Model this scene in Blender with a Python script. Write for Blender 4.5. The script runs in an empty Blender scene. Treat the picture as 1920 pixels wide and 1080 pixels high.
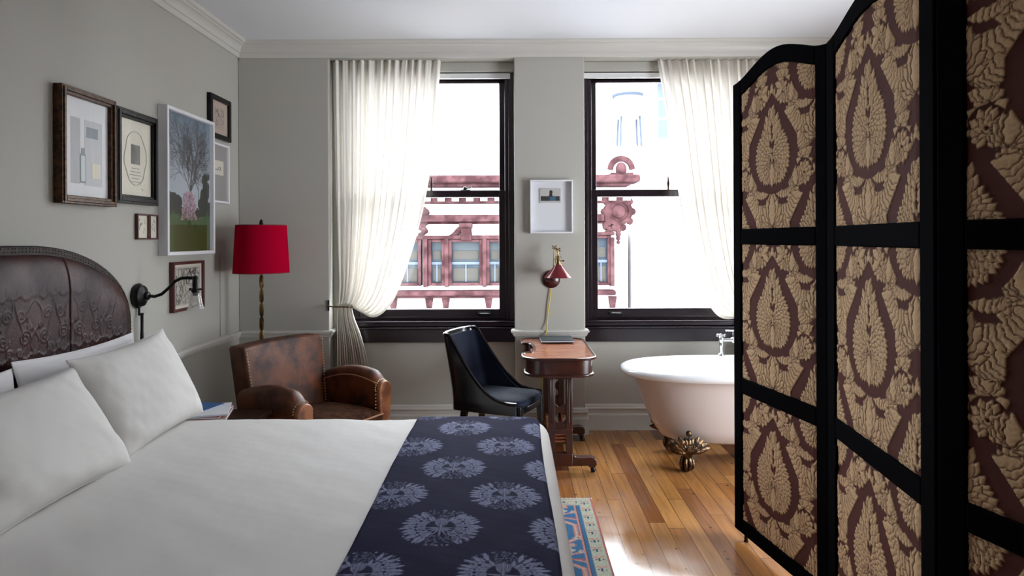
import bpy, bmesh, math, random
import numpy as np
from mathutils import Vector, Matrix, Euler
random.seed(7); np.random.seed(7)
PI = math.pi
SC = bpy.context.scene
COL = SC.collection

# ------------------------------------------------------------------ camera
cam_d = bpy.data.cameras.new('camera'); cam = bpy.data.objects.new('camera', cam_d); COL.objects.link(cam)
cam_d.sensor_width = 36.0; cam_d.lens = 36.0*1250/1920; cam_d.shift_y = -92/1920; cam_d.clip_start = 0.02; cam_d.clip_end = 500
cam.matrix_world = Matrix.Translation((0, 0, 1.5)) @ Matrix.Rotation(PI/2, 4, 'X') @ Matrix.Rotation(-0.0042, 4, 'Z')
SC.camera = cam
# ------------------------------------------------------------------ sky, exposure
W = bpy.data.worlds.new('sky'); SC.world = W; W.use_nodes = True
wn = W.node_tree; wn.nodes.clear()
bg = wn.nodes.new('ShaderNodeBackground'); wo = wn.nodes.new('ShaderNodeOutputWorld')
bg.inputs[0].default_value = (0.88, 0.94, 1.0, 1); bg.inputs[1].default_value = 9.5
wn.links.new(bg.outputs[0], wo.inputs[0])
SC.view_settings.view_transform = 'Standard'; SC.view_settings.look = 'None'
SC.view_settings.exposure = 1.27; SC.view_settings.gamma = 1.0; SC.view_settings.use_curve_mapping = False
SC.cycles.max_bounces = 14; SC.cycles.diffuse_bounces = 8; SC.cycles.transparent_max_bounces = 16
SC.cycles.sample_clamp_indirect = 6.0
# daylight portals in the window openings, the last at the added side window
for ploc, prot, psz in (((-.69, 5.47, 1.82), (-PI/2, 0, 0), 1.36), ((1.27, 5.47, 1.82), (-PI/2, 0, 0), 1.36), ((3.13, 2.9, 1.05), (0, PI/2, 0), 1.6)):
    ld = bpy.data.lights.new('window_portal', 'AREA'); ld.shape = 'RECTANGLE'; ld.size = psz if ploc[1] > 5 else 1.9; ld.size_y = 2.0 if ploc[1] > 5 else psz
    lo = bpy.data.objects.new('window_portal', ld); COL.objects.link(lo)
    lo.location = ploc; lo.rotation_euler = prot
    ld.cycles.is_portal = True

# ------------------------------------------------------------------ helpers
def tag(o, label=None, cat=None, group=None, kind=None):
    if label: o['label'] = label
    if cat: o['category'] = cat
    if group: o['group'] = group
    if kind: o['kind'] = kind
    return o

WM = {}
def wm(o):
    return WM.get(o.name, Matrix.Identity(4))

def thing(name, label, cat, loc=(0, 0, 0), rz=0, group=None):
    o = bpy.data.objects.new(name, None); COL.objects.link(o)
    o.empty_display_size = 0.1
    o.location = loc; o.rotation_euler = (0, 0, rz)
    WM[o.name] = Matrix.Translation(loc) @ Matrix.Rotation(rz, 4, 'Z')
    return tag(o, label, cat, group)

class MB:
    def __init__(s):
        s.v = []; s.f = []; s.M = Matrix.Identity(4)
    def add(s, vs, fs):
        n = len(s.v); M = s.M
        s.v += [tuple(M @ Vector(p)) for p in vs]
        s.f += [tuple(i+n for i in f) for f in fs]
    def box(s, x0, x1, y0, y1, z0, z1):
        vs = [(x, y, z) for z in (z0, z1) for y in (y0, y1) for x in (x0, x1)]
        s.add(vs, [(0, 2, 3, 1), (4, 5, 7, 6), (0, 1, 5, 4), (2, 6, 7, 3), (0, 4, 6, 2), (1, 3, 7, 5)])
        return s
    def obox(s, c, size, R=None):
        M0 = s.M; s.M = M0 @ Matrix.Translation(c) @ (R.to_4x4() if R else Matrix.Identity(4))
        a, b, c2 = [q/2 for q in size]; s.box(-a, a, -b, b, -c2, c2); s.M = M0; return s
    def rings(s, rs, caps=True, closed=True):
        n = len(rs[0]); vs = [p for r in rs for p in r]; fs = []
        for i in range(len(rs)-1):
            for j in range(n if closed else n-1):
                k = (j+1) % n
                fs.append((i*n+j, i*n+k, (i+1)*n+k, (i+1)*n+j))
        if caps:
            fs.append(tuple(range(n-1, -1, -1))); fs.append(tuple((len(rs)-1)*n+j for j in range(n)))
        s.add(vs, fs); return s
    def lathe(s, prof, c=(0, 0, 0), seg=24, R=None, caps=True):
        M0 = s.M; s.M = M0 @ Matrix.Translation(c) @ (R.to_4x4() if R else Matrix.Identity(4))
        s.rings([[(r*math.cos(2*PI*k/seg), r*math.sin(2*PI*k/seg), z) for k in range(seg)] for r, z in prof], caps)
        s.M = M0; return s
    def tube(s, pts, rad, seg=10, caps=True):
        pts = [Vector(p) for p in pts]; rs = []
        t = (pts[1]-pts[0]).normalized(); up = Vector((0, 0, 1)) if abs(t.z) < .9 else Vector((1, 0, 0))
        a = t.cross(up).normalized()
        for i, p in enumerate(pts):
            if i == 0: t = pts[1]-pts[0]
            elif i == len(pts)-1: t = pts[-1]-pts[-2]
            else: t = pts[i+1]-pts[i-1]
            t.normalize(); a = (a - t*a.dot(t)).normalized(); b = t.cross(a)
            r = rad[i] if isinstance(rad, (list, tuple)) else rad
            rs.append([tuple(p + a*(r*math.cos(2*PI*k/seg)) + b*(r*math.sin(2*PI*k/seg))) for k in range(seg)])
        s.rings(rs, caps); return s
    def ball(s, c, r, seg=12, sc=(1, 1, 1)):
        n = max(4, seg//2)
        M0 = s.M; s.M = M0 @ Matrix.Translation(c) @ Matrix.Diagonal((*sc, 1))
        s.rings([[(r*math.sin(PI*i/n)*math.cos(2*PI*k/seg), r*math.sin(PI*i/n)*math.sin(2*PI*k/seg), -r*math.cos(PI*i/n)) for k in range(seg)] for i in [0.03]+list(range(1, n))+[n-0.03]])
        s.M = M0; return s
    def prism(s, poly, axis, a0, a1):
        # poly 2D, extruded along axis ('x': poly=(y,z), 'y': poly=(x,z), 'z': poly=(x,y))
        def P(p, a):
            return {'x': (a, p[0], p[1]), 'y': (p[0], a, p[1]), 'z': (p[0], p[1], a)}[axis]
        s.rings([[P(p, a0) for p in poly], [P(p, a1) for p in poly]]); return s
    def sweep(s, prof, p0, p1, out, m0=0, m1=0):
        p0, p1, out = Vector(p0), Vector(p1), Vector(out); t = (p1-p0).normalized()
        s.rings([[tuple(p0+out*d+Vector((0, 0, z))-t*(d*m0)) for d, z in prof], [tuple(p1+out*d+Vector((0, 0, z))+t*(d*m1)) for d, z in prof]]); return s
    def grid(s, P, nu, nv, closed_u=False):
        vs = [tuple(P(i/(nu-1) if not closed_u else i/nu, j/(nv-1))) for j in range(nv) for i in range(nu)]
        fs = []
        for j in range(nv-1):
            for i in range(nu if closed_u else nu-1):
                k = (i+1) % nu
                fs.append((j*nu+i, j*nu+k, (j+1)*nu+k, (j+1)*nu+i))
        s.add(vs, fs); return s
    def build(s, name, mat, parent=None, world=False, smooth=35, bevel=0, bseg=2, sub=0, solid=0, fixn=True):
        return link_mesh(name, s.v, s.f, mat, parent, world, smooth, bevel, bseg, sub, solid, fixn)

def link_mesh(name, v, f, mat, parent=None, world=False, smooth=35, bevel=0, bseg=2, sub=0, solid=0, fixn=True, colors=None):
    me = bpy.data.meshes.new(name)
    v = np.array(v, dtype=np.float64)
    loc = None
    if parent is not None and world:
        Mi = np.array(wm(parent).inverted()); v = v @ Mi[:3, :3].T + Mi[:3, 3]
    if parent is None:
        lo, hi = v.min(0), v.max(0); loc = np.array([(lo[0]+hi[0])/2, (lo[1]+hi[1])/2, lo[2]]); v = v - loc
    me.from_pydata(v.tolist(), [], f)
    if fixn:
        bm = bmesh.new(); bm.from_mesh(me); bmesh.ops.recalc_face_normals(bm, faces=bm.faces); bm.to_mesh(me); bm.free()
    if smooth:
        me.polygons.foreach_set('use_smooth', [True]*len(me.polygons))
        if smooth < 180: me.set_sharp_from_angle(angle=math.radians(smooth))
    if colors is not None:
        ca = me.color_attributes.new('Col', 'FLOAT_COLOR', 'POINT')
        ca.data.foreach_set('color', np.ascontiguousarray(colors, dtype=np.float32).ravel())
    me.update()
    o = bpy.data.objects.new(name, me); COL.objects.link(o)
    if mat: me.materials.append(mat)
    if parent is not None:
        o.parent = parent; WM[o.name] = wm(parent)
    else:
        o.location = loc; WM[o.name] = Matrix.Translation(loc)
    if solid:
        m = o.modifiers.new('solid', 'SOLIDIFY'); m.thickness = solid; m.offset = 0
    if bevel:
        m = o.modifiers.new('bevel', 'BEVEL'); m.width = bevel; m.segments = bseg; m.limit_method = 'ANGLE'; m.angle_limit = math.radians(40); m.harden_normals = False
    if sub:
        m = o.modifiers.new('sub', 'SUBSURF'); m.levels = sub; m.render_levels = sub
    return o

def grid_mesh(name, pos, mat, parent=None, world=False, colors=None, smooth=180, solid=0):
    """pos: (nv,nu,3) array"""
    nv, nu = pos.shape[:2]
    idx = np.arange(nv*nu).reshape(nv, nu)
    f = np.stack([idx[:-1, :-1], idx[:-1, 1:], idx[1:, 1:], idx[1:, :-1]], -1).reshape(-1, 4)
    cc = None
    if colors is not None:
        cc = np.ones((nv*nu, 4), np.float32); cc[:, :3] = colors.reshape(-1, 3)
    return link_mesh(name, pos.reshape(-1, 3), f.tolist(), mat, parent, world, smooth, fixn=False, colors=cc, solid=solid)

# ------------------------------------------------------------------ materials
def mat(name, col=(.5, .5, .5), rough=.5, metal=0, noise=0, nscale=20, col2=None, cscale=5, bump=0, bscale=40, coat=0, sheen=0, stretch=None, attr=False, spec=.5, rough2=None, trans=0, detail=4, cramp=(.4, .6)):
    m = bpy.data.materials.new(name); m.use_nodes = True
    nt = m.node_tree; N = nt.nodes; L = nt.links
    b = N['Principled BSDF']
    b.inputs['Base Color'].default_value = (*col, 1); b.inputs['Roughness'].default_value = rough
    b.inputs['Metallic'].default_value = metal; b.inputs['Coat Weight'].default_value = coat; b.inputs['Coat Roughness'].default_value = .12
    b.inputs['Sheen Weight'].default_value = sheen; b.inputs['Specular IOR Level'].default_value = spec
    tc = N.new('ShaderNodeTexCoord'); mp = N.new('ShaderNodeMapping'); L.new(tc.outputs['Object'], mp.inputs[0])
    if stretch: mp.inputs['Scale'].default_value = stretch
    src = None
    if attr:
        a = N.new('ShaderNodeVertexColor'); a.layer_name = 'Col'; src = a.outputs[0]
    if col2 is not None or rough2 is not None:
        nz = N.new('ShaderNodeTexNoise'); nz.inputs['Scale'].default_value = cscale; nz.inputs['Detail'].default_value = detail; L.new(mp.outputs[0], nz.inputs[0])
        mr = N.new('ShaderNodeMapRange'); mr.inputs[1].default_value = cramp[0]; mr.inputs[2].default_value = cramp[1]; L.new(nz.outputs[0], mr.inputs[0])
        if col2 is not None:
            mx = N.new('ShaderNodeMix'); mx.data_type = 'RGBA'; mx.inputs[6].default_value = (*col, 1); mx.inputs[7].default_value = (*col2, 1)
            L.new(mr.outputs[0], mx.inputs[0])
            if src is not None:
                m2 = N.new('ShaderNodeMix'); m2.data_type = 'RGBA'; m2.blend_type = 'MULTIPLY'; m2.inputs[0].default_value = 1
                L.new(src, m2.inputs[6]); L.new(mx.outputs[2], m2.inputs[7]); src = m2.outputs[2]
            else: src = mx.outputs[2]
        if rough2 is not None:
            r2 = N.new('ShaderNodeMapRange'); r2.inputs[3].default_value = rough; r2.inputs[4].default_value = rough2
            L.new(mr.outputs[0], r2.inputs[0]); L.new(r2.outputs[0], b.inputs['Roughness'])
    if src is not None: L.new(src, b.inputs['Base Color'])
    if bump:
        nb = N.new('ShaderNodeTexNoise'); nb.inputs['Scale'].default_value = bscale; nb.inputs['Detail'].default_value = 5; L.new(mp.outputs[0], nb.inputs[0])
        bp = N.new('ShaderNodeBump'); bp.inputs['Strength'].default_value = bump; bp.inputs['Distance'].default_value = .01
        L.new(nb.outputs[0], bp.inputs['Height']); L.new(bp.outputs[0], b.inputs['Normal'])
    return m

def pane_mat(name, tint=(1, 1, 1), ior=1.45):
    m = bpy.data.materials.new(name); m.use_nodes = True; nt = m.node_tree; N = nt.nodes; L = nt.links; N.clear()
    o = N.new('ShaderNodeOutputMaterial'); mx = N.new('ShaderNodeMixShader'); tr = N.new('ShaderNodeBsdfTransparent'); gl = N.new('ShaderNodeBsdfGlossy'); lw = N.new('ShaderNodeLayerWeight'); pw = N.new('ShaderNodeMath'); pw.operation = 'POWER'; pw.inputs[1].default_value = 5; fr = N.new('ShaderNodeMath'); fr.operation = 'MULTIPLY_ADD'; fr.inputs[1].default_value = .9; fr.inputs[2].default_value = .022
    tr.inputs[0].default_value = (*tint, 1); gl.inputs['Roughness'].default_value = .02; lw.inputs[0].default_value = .5; L.new(lw.outputs['Facing'], pw.inputs[0]); L.new(pw.outputs[0], fr.inputs[0])
    L.new(fr.outputs[0], mx.inputs[0]); L.new(tr.outputs[0], mx.inputs[1]); L.new(gl.outputs[0], mx.inputs[2]); L.new(mx.outputs[0], o.inputs[0])
    return m

def cloth_mat(name, col, trans, f=.5, bscale=900):
    m = bpy.data.materials.new(name); m.use_nodes = True; nt = m.node_tree; N = nt.nodes; L = nt.links; N.clear()
    o = N.new('ShaderNodeOutputMaterial'); mx = N.new('ShaderNodeMixShader'); di = N.new('ShaderNodeBsdfDiffuse'); tr = N.new('ShaderNodeBsdfTranslucent')
    di.inputs[0].default_value = (*col, 1); tr.inputs[0].default_value = (*trans, 1); mx.inputs[0].default_value = f
    tc = N.new('ShaderNodeTexCoord'); nb = N.new('ShaderNodeTexNoise'); nb.inputs['Scale'].default_value = bscale; bp = N.new('ShaderNodeBump'); bp.inputs['Strength'].default_value = .1; bp.inputs['Distance'].default_value = .001
    L.new(tc.outputs['Object'], nb.inputs[0]); L.new(nb.outputs[0], bp.inputs['Height']); L.new(bp.outputs[0], di.inputs['Normal'])
    L.new(di.outputs[0], mx.inputs[1]); L.new(tr.outputs[0], mx.inputs[2]); L.new(mx.outputs[0], o.inputs[0])
    return m

M = {}
M['wall'] = mat('wall_paint', (.43, .418, .375), .75, bump=.05, bscale=60)
M['ceil'] = mat('ceiling_paint', (.70, .715, .75), .85)
M['trim'] = mat('trim_paint', (.58, .565, .525), .42)
M['blackwood'] = mat('window_paint', (.012, .006, .009), .26, spec=.4)
M['blindwhite'] = mat('blind_white', (.72, .72, .72), .5)
M['nails'] = mat('brass_nailheads', (.75, .55, .28), .3, metal=1)
M['brass'] = mat('brass', (.62, .42, .16), .28, metal=1)
M['oldbrass'] = mat('old_brass', (.30, .20, .09), .35, metal=1, col2=(.12, .08, .04), cscale=60)
M['bronze'] = mat('black_iron', (.006, .0055, .006), .35, spec=.3)
M['chrome'] = mat('chrome', (.85, .86, .88), .06, metal=1)
M['glass'] = pane_mat('glass_pane')
M['curtain'] = cloth_mat('curtain_silk', (.88, .845, .78), (.54, .52, .49), .27)
M['duvet'] = mat('duvet_cotton', (.70, .685, .665), .8, bump=.10, bscale=14, spec=.2)
M['pillow'] = mat('pillow_linen', (.655, .64, .615), .85, bump=.12, bscale=400, spec=.2)
M['sheet'] = mat('white_sheet', (.74, .73, .74), .8, spec=.2)
M['hbleather'] = mat('embossed_leather', (.050, .014, .011), .36, col2=(.026, .008, .009), cscale=5, rough2=.46, spec=.18, bump=.12, bscale=120)
M['hbedge'] = mat('headboard_edge_leather', (.014, .005, .004), .5, spec=.15)
M['leather'] = mat('tan_leather', (.125, .034, .010), .38, col2=(.032, .009, .005), cscale=9, rough2=.55, spec=.35, bump=.25, bscale=150, detail=6, cramp=(.38, .64))
M['leatheredge'] = mat('worn_leather_edge', (.30, .11, .045), .42, col2=(.13, .040, .016), cscale=14, bump=.2, bscale=120)
M['cushion'] = mat('brown_velvet', (.060, .026, .014), .9, spec=.04, col2=(.032, .014, .008), cscale=25)
M['piping'] = mat('tan_piping', (.35, .17, .09), .5)
M['velvet'] = mat('navy_velvet', (.007, .011, .026), .7, spec=.12, sheen=.08, bump=.1, bscale=80)
M['blackgloss'] = mat('black_lacquer', (.004, .004, .006), .14, spec=.45)
M['mahog'] = mat('mahogany_top', (.36, .115, .045), .22, col2=(.22, .060, .022), cscale=7, coat=.6, stretch=(1, 3, 1), rough2=.3)
M['mahogdark'] = mat('mahogany_dark', (.048, .011, .006), .28, col2=(.032, .008, .005), cscale=18, coat=.25)
M['redshade'] = cloth_mat('red_silk', (.38, .002, .022), (.20, .001, .010), .05, 500)
M['redenamel'] = mat('red_enamel', (.14, .003, .010), .14, spec=.35)
M['tubwhite'] = mat('tub_enamel', (.82, .83, .85), .10, coat=.4)
M['tubside'] = mat('tub_painted_side', (.60, .525, .495), .28)
M['clawfoot'] = mat('clawfoot_bronze', (.22, .14, .075), .25, metal=.9, col2=(.03, .022, .018), cscale=30, bump=.6, bscale=70)
M['blackvelvet'] = mat('black_velvet_frame', (.0015, .0015, .0025), .95, spec=.02)
M['damask'] = mat('damask_cloth', attr=True, rough=.75, spec=.05, bump=.25, bscale=700)
M['runner'] = mat('runner_cloth', attr=True, rough=.8, spec=.03, bump=.2, bscale=900)
M['rug'] = mat('rug_wool', attr=True, rough=.95, col=(1, 1, 1), col2=(.72, .74, .8), cscale=160, bump=.8, bscale=260)
M['print'] = mat('printed_paper', attr=True, rough=.5)
M['paper'] = mat('white_mat_board', (.72, .73, .76), .8)
M['greypaper'] = mat('grey_mat_board', (.33, .31, .30), .8)
M['cream'] = mat('cream_paper', (.70, .66, .56), .8)
M['pinkpaper'] = mat('pinkish_paper', (.52, .40, .34), .8)
M['ink'] = mat('grey_ink', (.13, .13, .12), .8)
M['darkink'] = mat('dark_ink', (.03, .03, .035), .8)
M['blueink'] = mat('blue_grey_ink', (.22, .27, .32), .8)
M['greenink'] = mat('pale_green_ink', (.50, .54, .45), .8)
M['goldframe'] = mat('bronze_gilt_frame', (.10, .042, .014), .38, col2=(.030, .012, .006), cscale=50, spec=.3, metal=.2, stretch=(1, 1, 1))
M['blackframe'] = mat('black_frame', (.006, .005, .006), .3, spec=.25, bump=.3, bscale=60)
M['whiteframe'] = mat('white_frame', (.74, .74, .77), .45)
M['redframe'] = mat('dark_red_frame', (.075, .014, .010), .35)
M['book'] = mat('navy_cover', (.016, .030, .042), .35)
M['blue'] = mat('blue_cover', (.010, .085, .24), .4)
M['pages'] = mat('magazine_pages', (.60, .62, .66), .7)
M['redc'] = mat('red_cover', (.35, .02, .03), .4)
M['peach'] = mat('peach_cover', (.55, .33, .25), .5)
M['darkwood'] = mat('dark_wood', (.018, .008, .005), .5, col2=(.028, .012, .007), cscale=20, spec=.04)
M['yellowcord'] = mat('gold_cord', (.60, .45, .05), .5)
M['mattress'] = mat('mattress_ticking', (.6, .6, .6), .9)

# painted-strip floor: node based planks running towards the windows
def floor_mat():
    m = bpy.data.materials.new('old_maple_planks'); m.use_nodes = True; nt = m.node_tree; N = nt.nodes; L = nt.links; b = N['Principled BSDF']
    def math_(op, a, bb=None, c=None):
        n = N.new('ShaderNodeMath'); n.operation = op
        for i, q in enumerate((a, bb, c)):
            if q is None: continue
            if isinstance(q, (int, float)): n.inputs[i].default_value = q
            else: L.new(q, n.inputs[i])
        return n.outputs[0]
    tc = N.new('ShaderNodeTexCoord'); sp = N.new('ShaderNodeSeparateXYZ')
    L.new(tc.outputs['Object'], sp.inputs[0]); X, Y = sp.outputs[0], sp.outputs[1]
    w = .088
    xs = math_('DIVIDE', X, w); ix = math_('FLOOR', xs); fx = math_('FRACT', xs)
    wn1 = N.new('ShaderNodeTexWhiteNoise'); wn1.noise_dimensions = '1D'; L.new(ix, wn1.inputs['W'])
    off = math_('MULTIPLY', wn1.outputs[0], 5.0)
    ys = math_('ADD', math_('DIVIDE', Y, 1.35), off); iy = math_('FLOOR', ys); fy = math_('FRACT', ys)
    cb = N.new('ShaderNodeCombineXYZ'); L.new(ix, cb.inputs[0]); L.new(iy, cb.inputs[1])
    wn2 = N.new('ShaderNodeTexWhiteNoise'); wn2.noise_dimensions = '2D'; L.new(cb.outputs[0], wn2.inputs['Vector'])
    rnd = wn2.outputs[0]
    ramp = N.new('ShaderNodeValToRGB'); e = ramp.color_ramp
    cols = [(0, (.085, .026, .009)), (.14, (.19, .065, .020)), (.34, (.33, .135, .038)), (.6, (.40, .175, .050)), (.85, (.48, .235, .075)), (1, (.27, .11, .04))]
    while len(e.elements) < len(cols): e.elements.new(.5)
    for el, (p, c) in zip(e.elements, cols): el.position = p; el.color = (*c, 1)
    L.new(rnd, ramp.inputs[0])
    # grain
    cg = N.new('ShaderNodeCombineXYZ'); L.new(math_('MULTIPLY', X, 45), cg.inputs[0]); L.new(math_('MULTIPLY', Y, 2.6), cg.inputs[1]); L.new(math_('MULTIPLY', rnd, 30), cg.inputs[2])
    g = N.new('ShaderNodeTexNoise'); g.inputs['Scale'].default_value = 1; g.inputs['Detail'].default_value = 5; g.inputs['Distortion'].default_value = .6; L.new(cg.outputs[0], g.inputs[0])
    gm = N.new('ShaderNodeMapRange'); gm.inputs[1].default_value = .3; gm.inputs[2].default_value = .7; gm.inputs[3].default_value = .70; gm.inputs[4].default_value = 1.15; L.new(g.outputs[0], gm.inputs[0])
    # worn, scuffed patches
    wnz = N.new('ShaderNodeTexNoise'); wnz.inputs['Scale'].default_value = 3.2; wnz.inputs['Detail'].default_value = 6; wnz.inputs['Distortion'].default_value = .4; L.new(tc.outputs['Object'], wnz.inputs[0])
    wm_ = N.new('ShaderNodeMapRange'); wm_.inputs[1].default_value = .42; wm_.inputs[2].default_value = .72; L.new(wnz.outputs[0], wm_.inputs[0])
    mu = N.new('ShaderNodeMix'); mu.data_type = 'RGBA'; mu.blend_type = 'MULTIPLY'; mu.inputs[0].default_value = 1; L.new(ramp.outputs[0], mu.inputs[6])
    cc = N.new('ShaderNodeCombineColor'); [L.new(gm.outputs[0], cc.inputs[i]) for i in range(3)]; L.new(cc.outputs[0], mu.inputs[7])
    wx = N.new('ShaderNodeMix'); wx.data_type = 'RGBA'; L.new(math_('MULTIPLY', wm_.outputs[0], .35), wx.inputs[0]); L.new(mu.outputs[2], wx.inputs[6]); wx.inputs[7].default_value = (.23, .105, .07, 1)
    # nail holes and knots
    vo = N.new('ShaderNodeTexVoronoi'); vo.inputs['Scale'].default_value = 9; L.new(tc.outputs['Object'], vo.inputs['Vector'])
    nail = math_('LESS_THAN', vo.outputs['Distance'], .07)
    # gaps
    gx = math_('LESS_THAN', math_('MINIMUM', fx, math_('SUBTRACT', 1, fx)), .014)
    gy = math_('LESS_THAN', math_('MINIMUM', fy, math_('SUBTRACT', 1, fy)), .0012)
    gap = math_('MAXIMUM', math_('MAXIMUM', gx, gy), math_('MULTIPLY', nail, .85))
    dk = N.new('ShaderNodeMix'); dk.data_type = 'RGBA'; L.new(gap, dk.inputs[0]); L.new(wx.outputs[2], dk.inputs[6]); dk.inputs[7].default_value = (.020, .008, .004, 1)
    L.new(dk.outputs[2], b.inputs['Base Color'])
    rr = N.new('ShaderNodeMapRange'); rr.inputs[3].default_value = .13; rr.inputs[4].default_value = .27; L.new(wm_.outputs[0], rr.inputs[0]); L.new(rr.outputs[0], b.inputs['Roughness'])
    b.inputs['Coat Weight'].default_value = .10; b.inputs['Coat Roughness'].default_value = .14; b.inputs['Specular IOR Level'].default_value = .36
    bp = N.new('ShaderNodeBump'); bp.inputs['Strength'].default_value = .35; bp.inputs['Distance'].default_value = .004
    hh = math_('SUBTRACT', math_('MULTIPLY', g.outputs[0], .12), math_('MULTIPLY', gap, .6))
    wav = N.new('ShaderNodeTexNoise'); wav.inputs['Scale'].default_value = 6; L.new(tc.outputs['Object'], wav.inputs[0])
    hh = math_('ADD', hh, math_('MULTIPLY', wav.outputs[0], .5))
    L.new(hh, bp.inputs['Height']); L.new(bp.outputs[0], b.inputs['Normal'])
    return m
M['floor'] = floor_mat()

# ------------------------------------------------------------------ cloth pattern rasters
class Ras:
    def __init__(s, w, h, res):
        s.w, s.h, s.res = w, h, res; s.ew = .0018
        s.nx, s.ny = int(round(w/res)), int(round(h/res))
        s.H = np.zeros((s.ny, s.nx)); s.K = np.zeros((s.ny, s.nx))   # height, tone(0 ground, 1 motif, .3 outline)
    def _win(s, cx, cy, R):
        i0, i1 = int((cx-R)/s.res), int((cx+R)/s.res)+2; j0, j1 = int((cy-R)/s.res), int((cy+R)/s.res)+2
        ii = np.arange(i0, i1); jj = np.arange(j0, j1)
        x, y = np.meshgrid(ii*s.res-cx, jj*s.res-cy)
        return x, y, np.ix_(jj % s.ny, ii % s.nx)
    def leaf(s, cx, cy, ang, L, Wd, bend=0, lobes=3, amp=.12, edge=.16, tone=1, hgt=1, p=.8):
        x, y, ix = s._win(cx, cy, L*1.15+abs(bend))
        c, sn = math.cos(ang), math.sin(ang)
        u = (x*c+y*sn)/L; v = -x*sn+y*c - bend*np.clip(u, 0, 1)**2
        uu = np.clip(u, 1e-4, 1-1e-4)
        w = Wd*np.sin(PI*uu**p)**.7*(1+amp*np.sin(2*PI*lobes*uu))
        ins = (u > 0) & (u < 1) & (np.abs(v) < w)
        q = np.abs(v)/np.maximum(w, 1e-5)
        d = w-np.abs(v)
        h = hgt*(1-.45*q*q + .12*np.cos(2*PI*(lobes*1.5*uu-q)))
        e = (d < max(edge*Wd, s.ew)) | (u > .985)
        H, K = s.H[ix], s.K[ix]
        H = np.where(ins, np.where(e, .25, h), H); K = np.where(ins, np.where(e, .12*tone, tone), K)
        s.H[ix] = H; s.K[ix] = K
    def clear(s, cx, cy, R, fn):
        x, y, ix = s._win(cx, cy, R); m = fn(x, y)
        H, K = s.H[ix], s.K[ix]; s.H[ix] = np.where(m, 0, H); s.K[ix] = np.where(m, 0, K)
    def disc(s, cx, cy, r, k, h=.2):
        x, y, ix = s._win(cx, cy, r*1.2); m = x*x+y*y < r*r
        H, K = s.H[ix], s.K[ix]; s.H[ix] = np.where(m, h, H); s.K[ix] = np.where(m, k, K)
    def sample(s, X, Y):
        fx, fy = X/s.res, Y/s.res
        i, j = np.floor(fx).astype(int), np.floor(fy).astype(int); a, b = fx-i, fy-j
        def g(A):
            A00 = A[j % s.ny, i % s.nx]; A10 = A[j % s.ny, (i+1) % s.nx]; A01 = A[(j+1) % s.ny, i % s.nx]; A11 = A[(j+1) % s.ny, (i+1) % s.nx]
            return (A00*(1-a)+A10*a)*(1-b)+(A01*(1-a)+A11*a)*b
        return g(s.H), g(s.K)

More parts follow.
